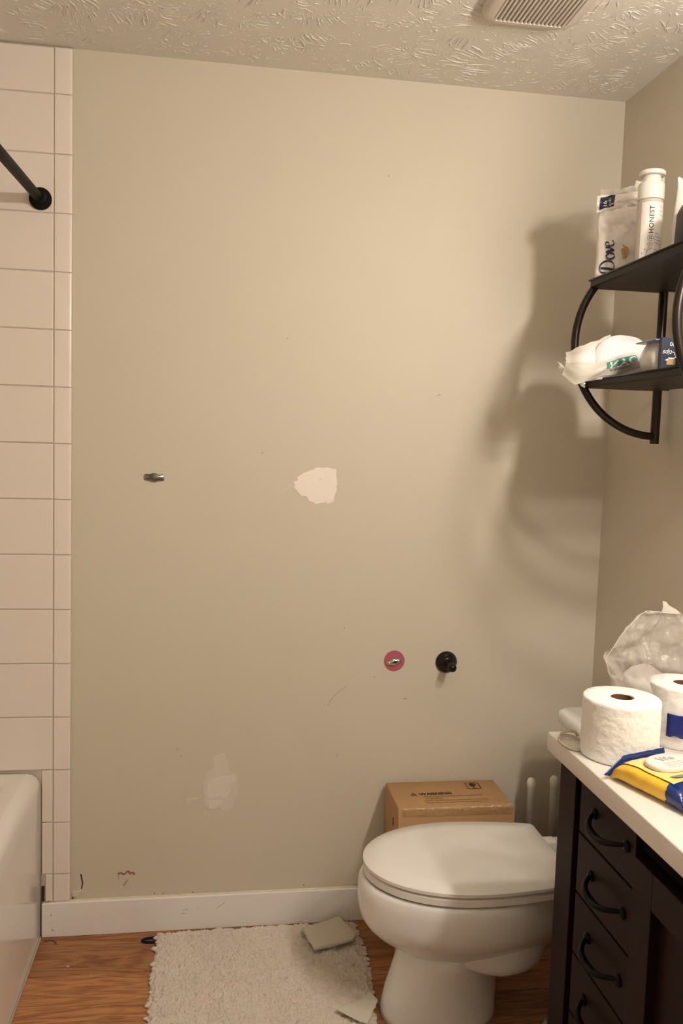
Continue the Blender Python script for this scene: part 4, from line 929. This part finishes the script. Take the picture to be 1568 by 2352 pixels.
# ---- lower shelf: cotton swab box, upside down
qt = thing('swab_box', (-0.17, -0.60, T2), 'clear domed cotton swab pack with navy printed sleeve on lower shelf', 'box')
dome = []
for k in range(12):
    t = k/11; f = math.sin(0.30+t*(PI/2-0.30))**0.8 if t < 1 else 1
    z = T2+0.002+0.072*t
    dome.append(rrect(-0.199+0.018*(1-math.sin(PI*(0.15+0.75*t)))*1.2, -0.105, -0.625, -0.545, 0.022, z, 5))
MB().loft(dome).build('swab_fill', 'pad_white', qt, angle=60)
dome2 = [[(x-0.003 if x < -0.15 else x, y-0.003 if y < -0.58 else y+0.003, z) for x, y, z in r] for r in dome]
MB().loft(dome2, cap0=False, cap1=False).build('clear_dome', 'milky_film', qt, angle=60)
MB().bbox(-0.206, -0.095, -0.632, -0.542, T2+0.0745, T2+0.0775, 0.0015, 1).build('base_flange', 'pale_blue', qt)
SL = MB().box(-0.196, -0.148, -0.6415, -0.6290, T2+0.010, T2+0.0795); SL.build('printed_sleeve', 'navy_card', qt)
def sl(a, b): return (-0.172-a, -0.6422, T2+0.052-b)     # printed upside down: right edge is the start of the line
text_mesh('500', 0.013, lambda a, b: sl(a-0.004, b-0.018), 'CENTER').build('lettering', 'label_white', qt)
text_mesh('Q-tips', 0.0155, lambda a, b: sl(a, b+0.0), 'CENTER', shear=0.35).build('lettering', 'label_white', qt)
bk_ = MB().add([sl(x, y) for x, y in ((-0.011,0.031),(0.011,0.031),(0.0095,0.019),(-0.0095,0.019))], [(0,1,2,3)])
bk_.build('basket_emblem', 'gold_print', qt)
bl_ = MB()
for i in range(9):
    x = -0.012+0.003*i; z_ = 0.017 if 1 < i < 7 else 0.013+0.001*i
    bl_.add([(sl(x+0.0017*math.cos(k*PI/3), z_+0.002*math.sin(k*PI/3))[0], -0.6424, sl(x, z_+0.002*math.sin(k*PI/3))[2]) for k in range(6)], [tuple(range(6))])
bl_.build('basket_blossoms', 'label_white', qt)
# small white tub at the near end of the lower shelf
wj = thing('white_jar', (-0.150, -0.735, T2), 'small white lidded jar at the end of lower shelf', 'jar')
MB().lathe([(0.0002, 0.0005), (0.026, 0.0005), (0.028, 0.004), (0.028, 0.058), (0.0002, 0.058)], (-0.135, -0.735, T2), 'z', 28).build('jar_body', 'white_plastic', wj, angle=40)
MB().lathe([(0.0002, 0.0585), (0.030, 0.0585), (0.030, 0.074), (0.028, 0.076), (0.0002, 0.077)], (-0.135, -0.735, T2), 'z', 28).build('jar_lid', 'white_plastic', wj, angle=40)
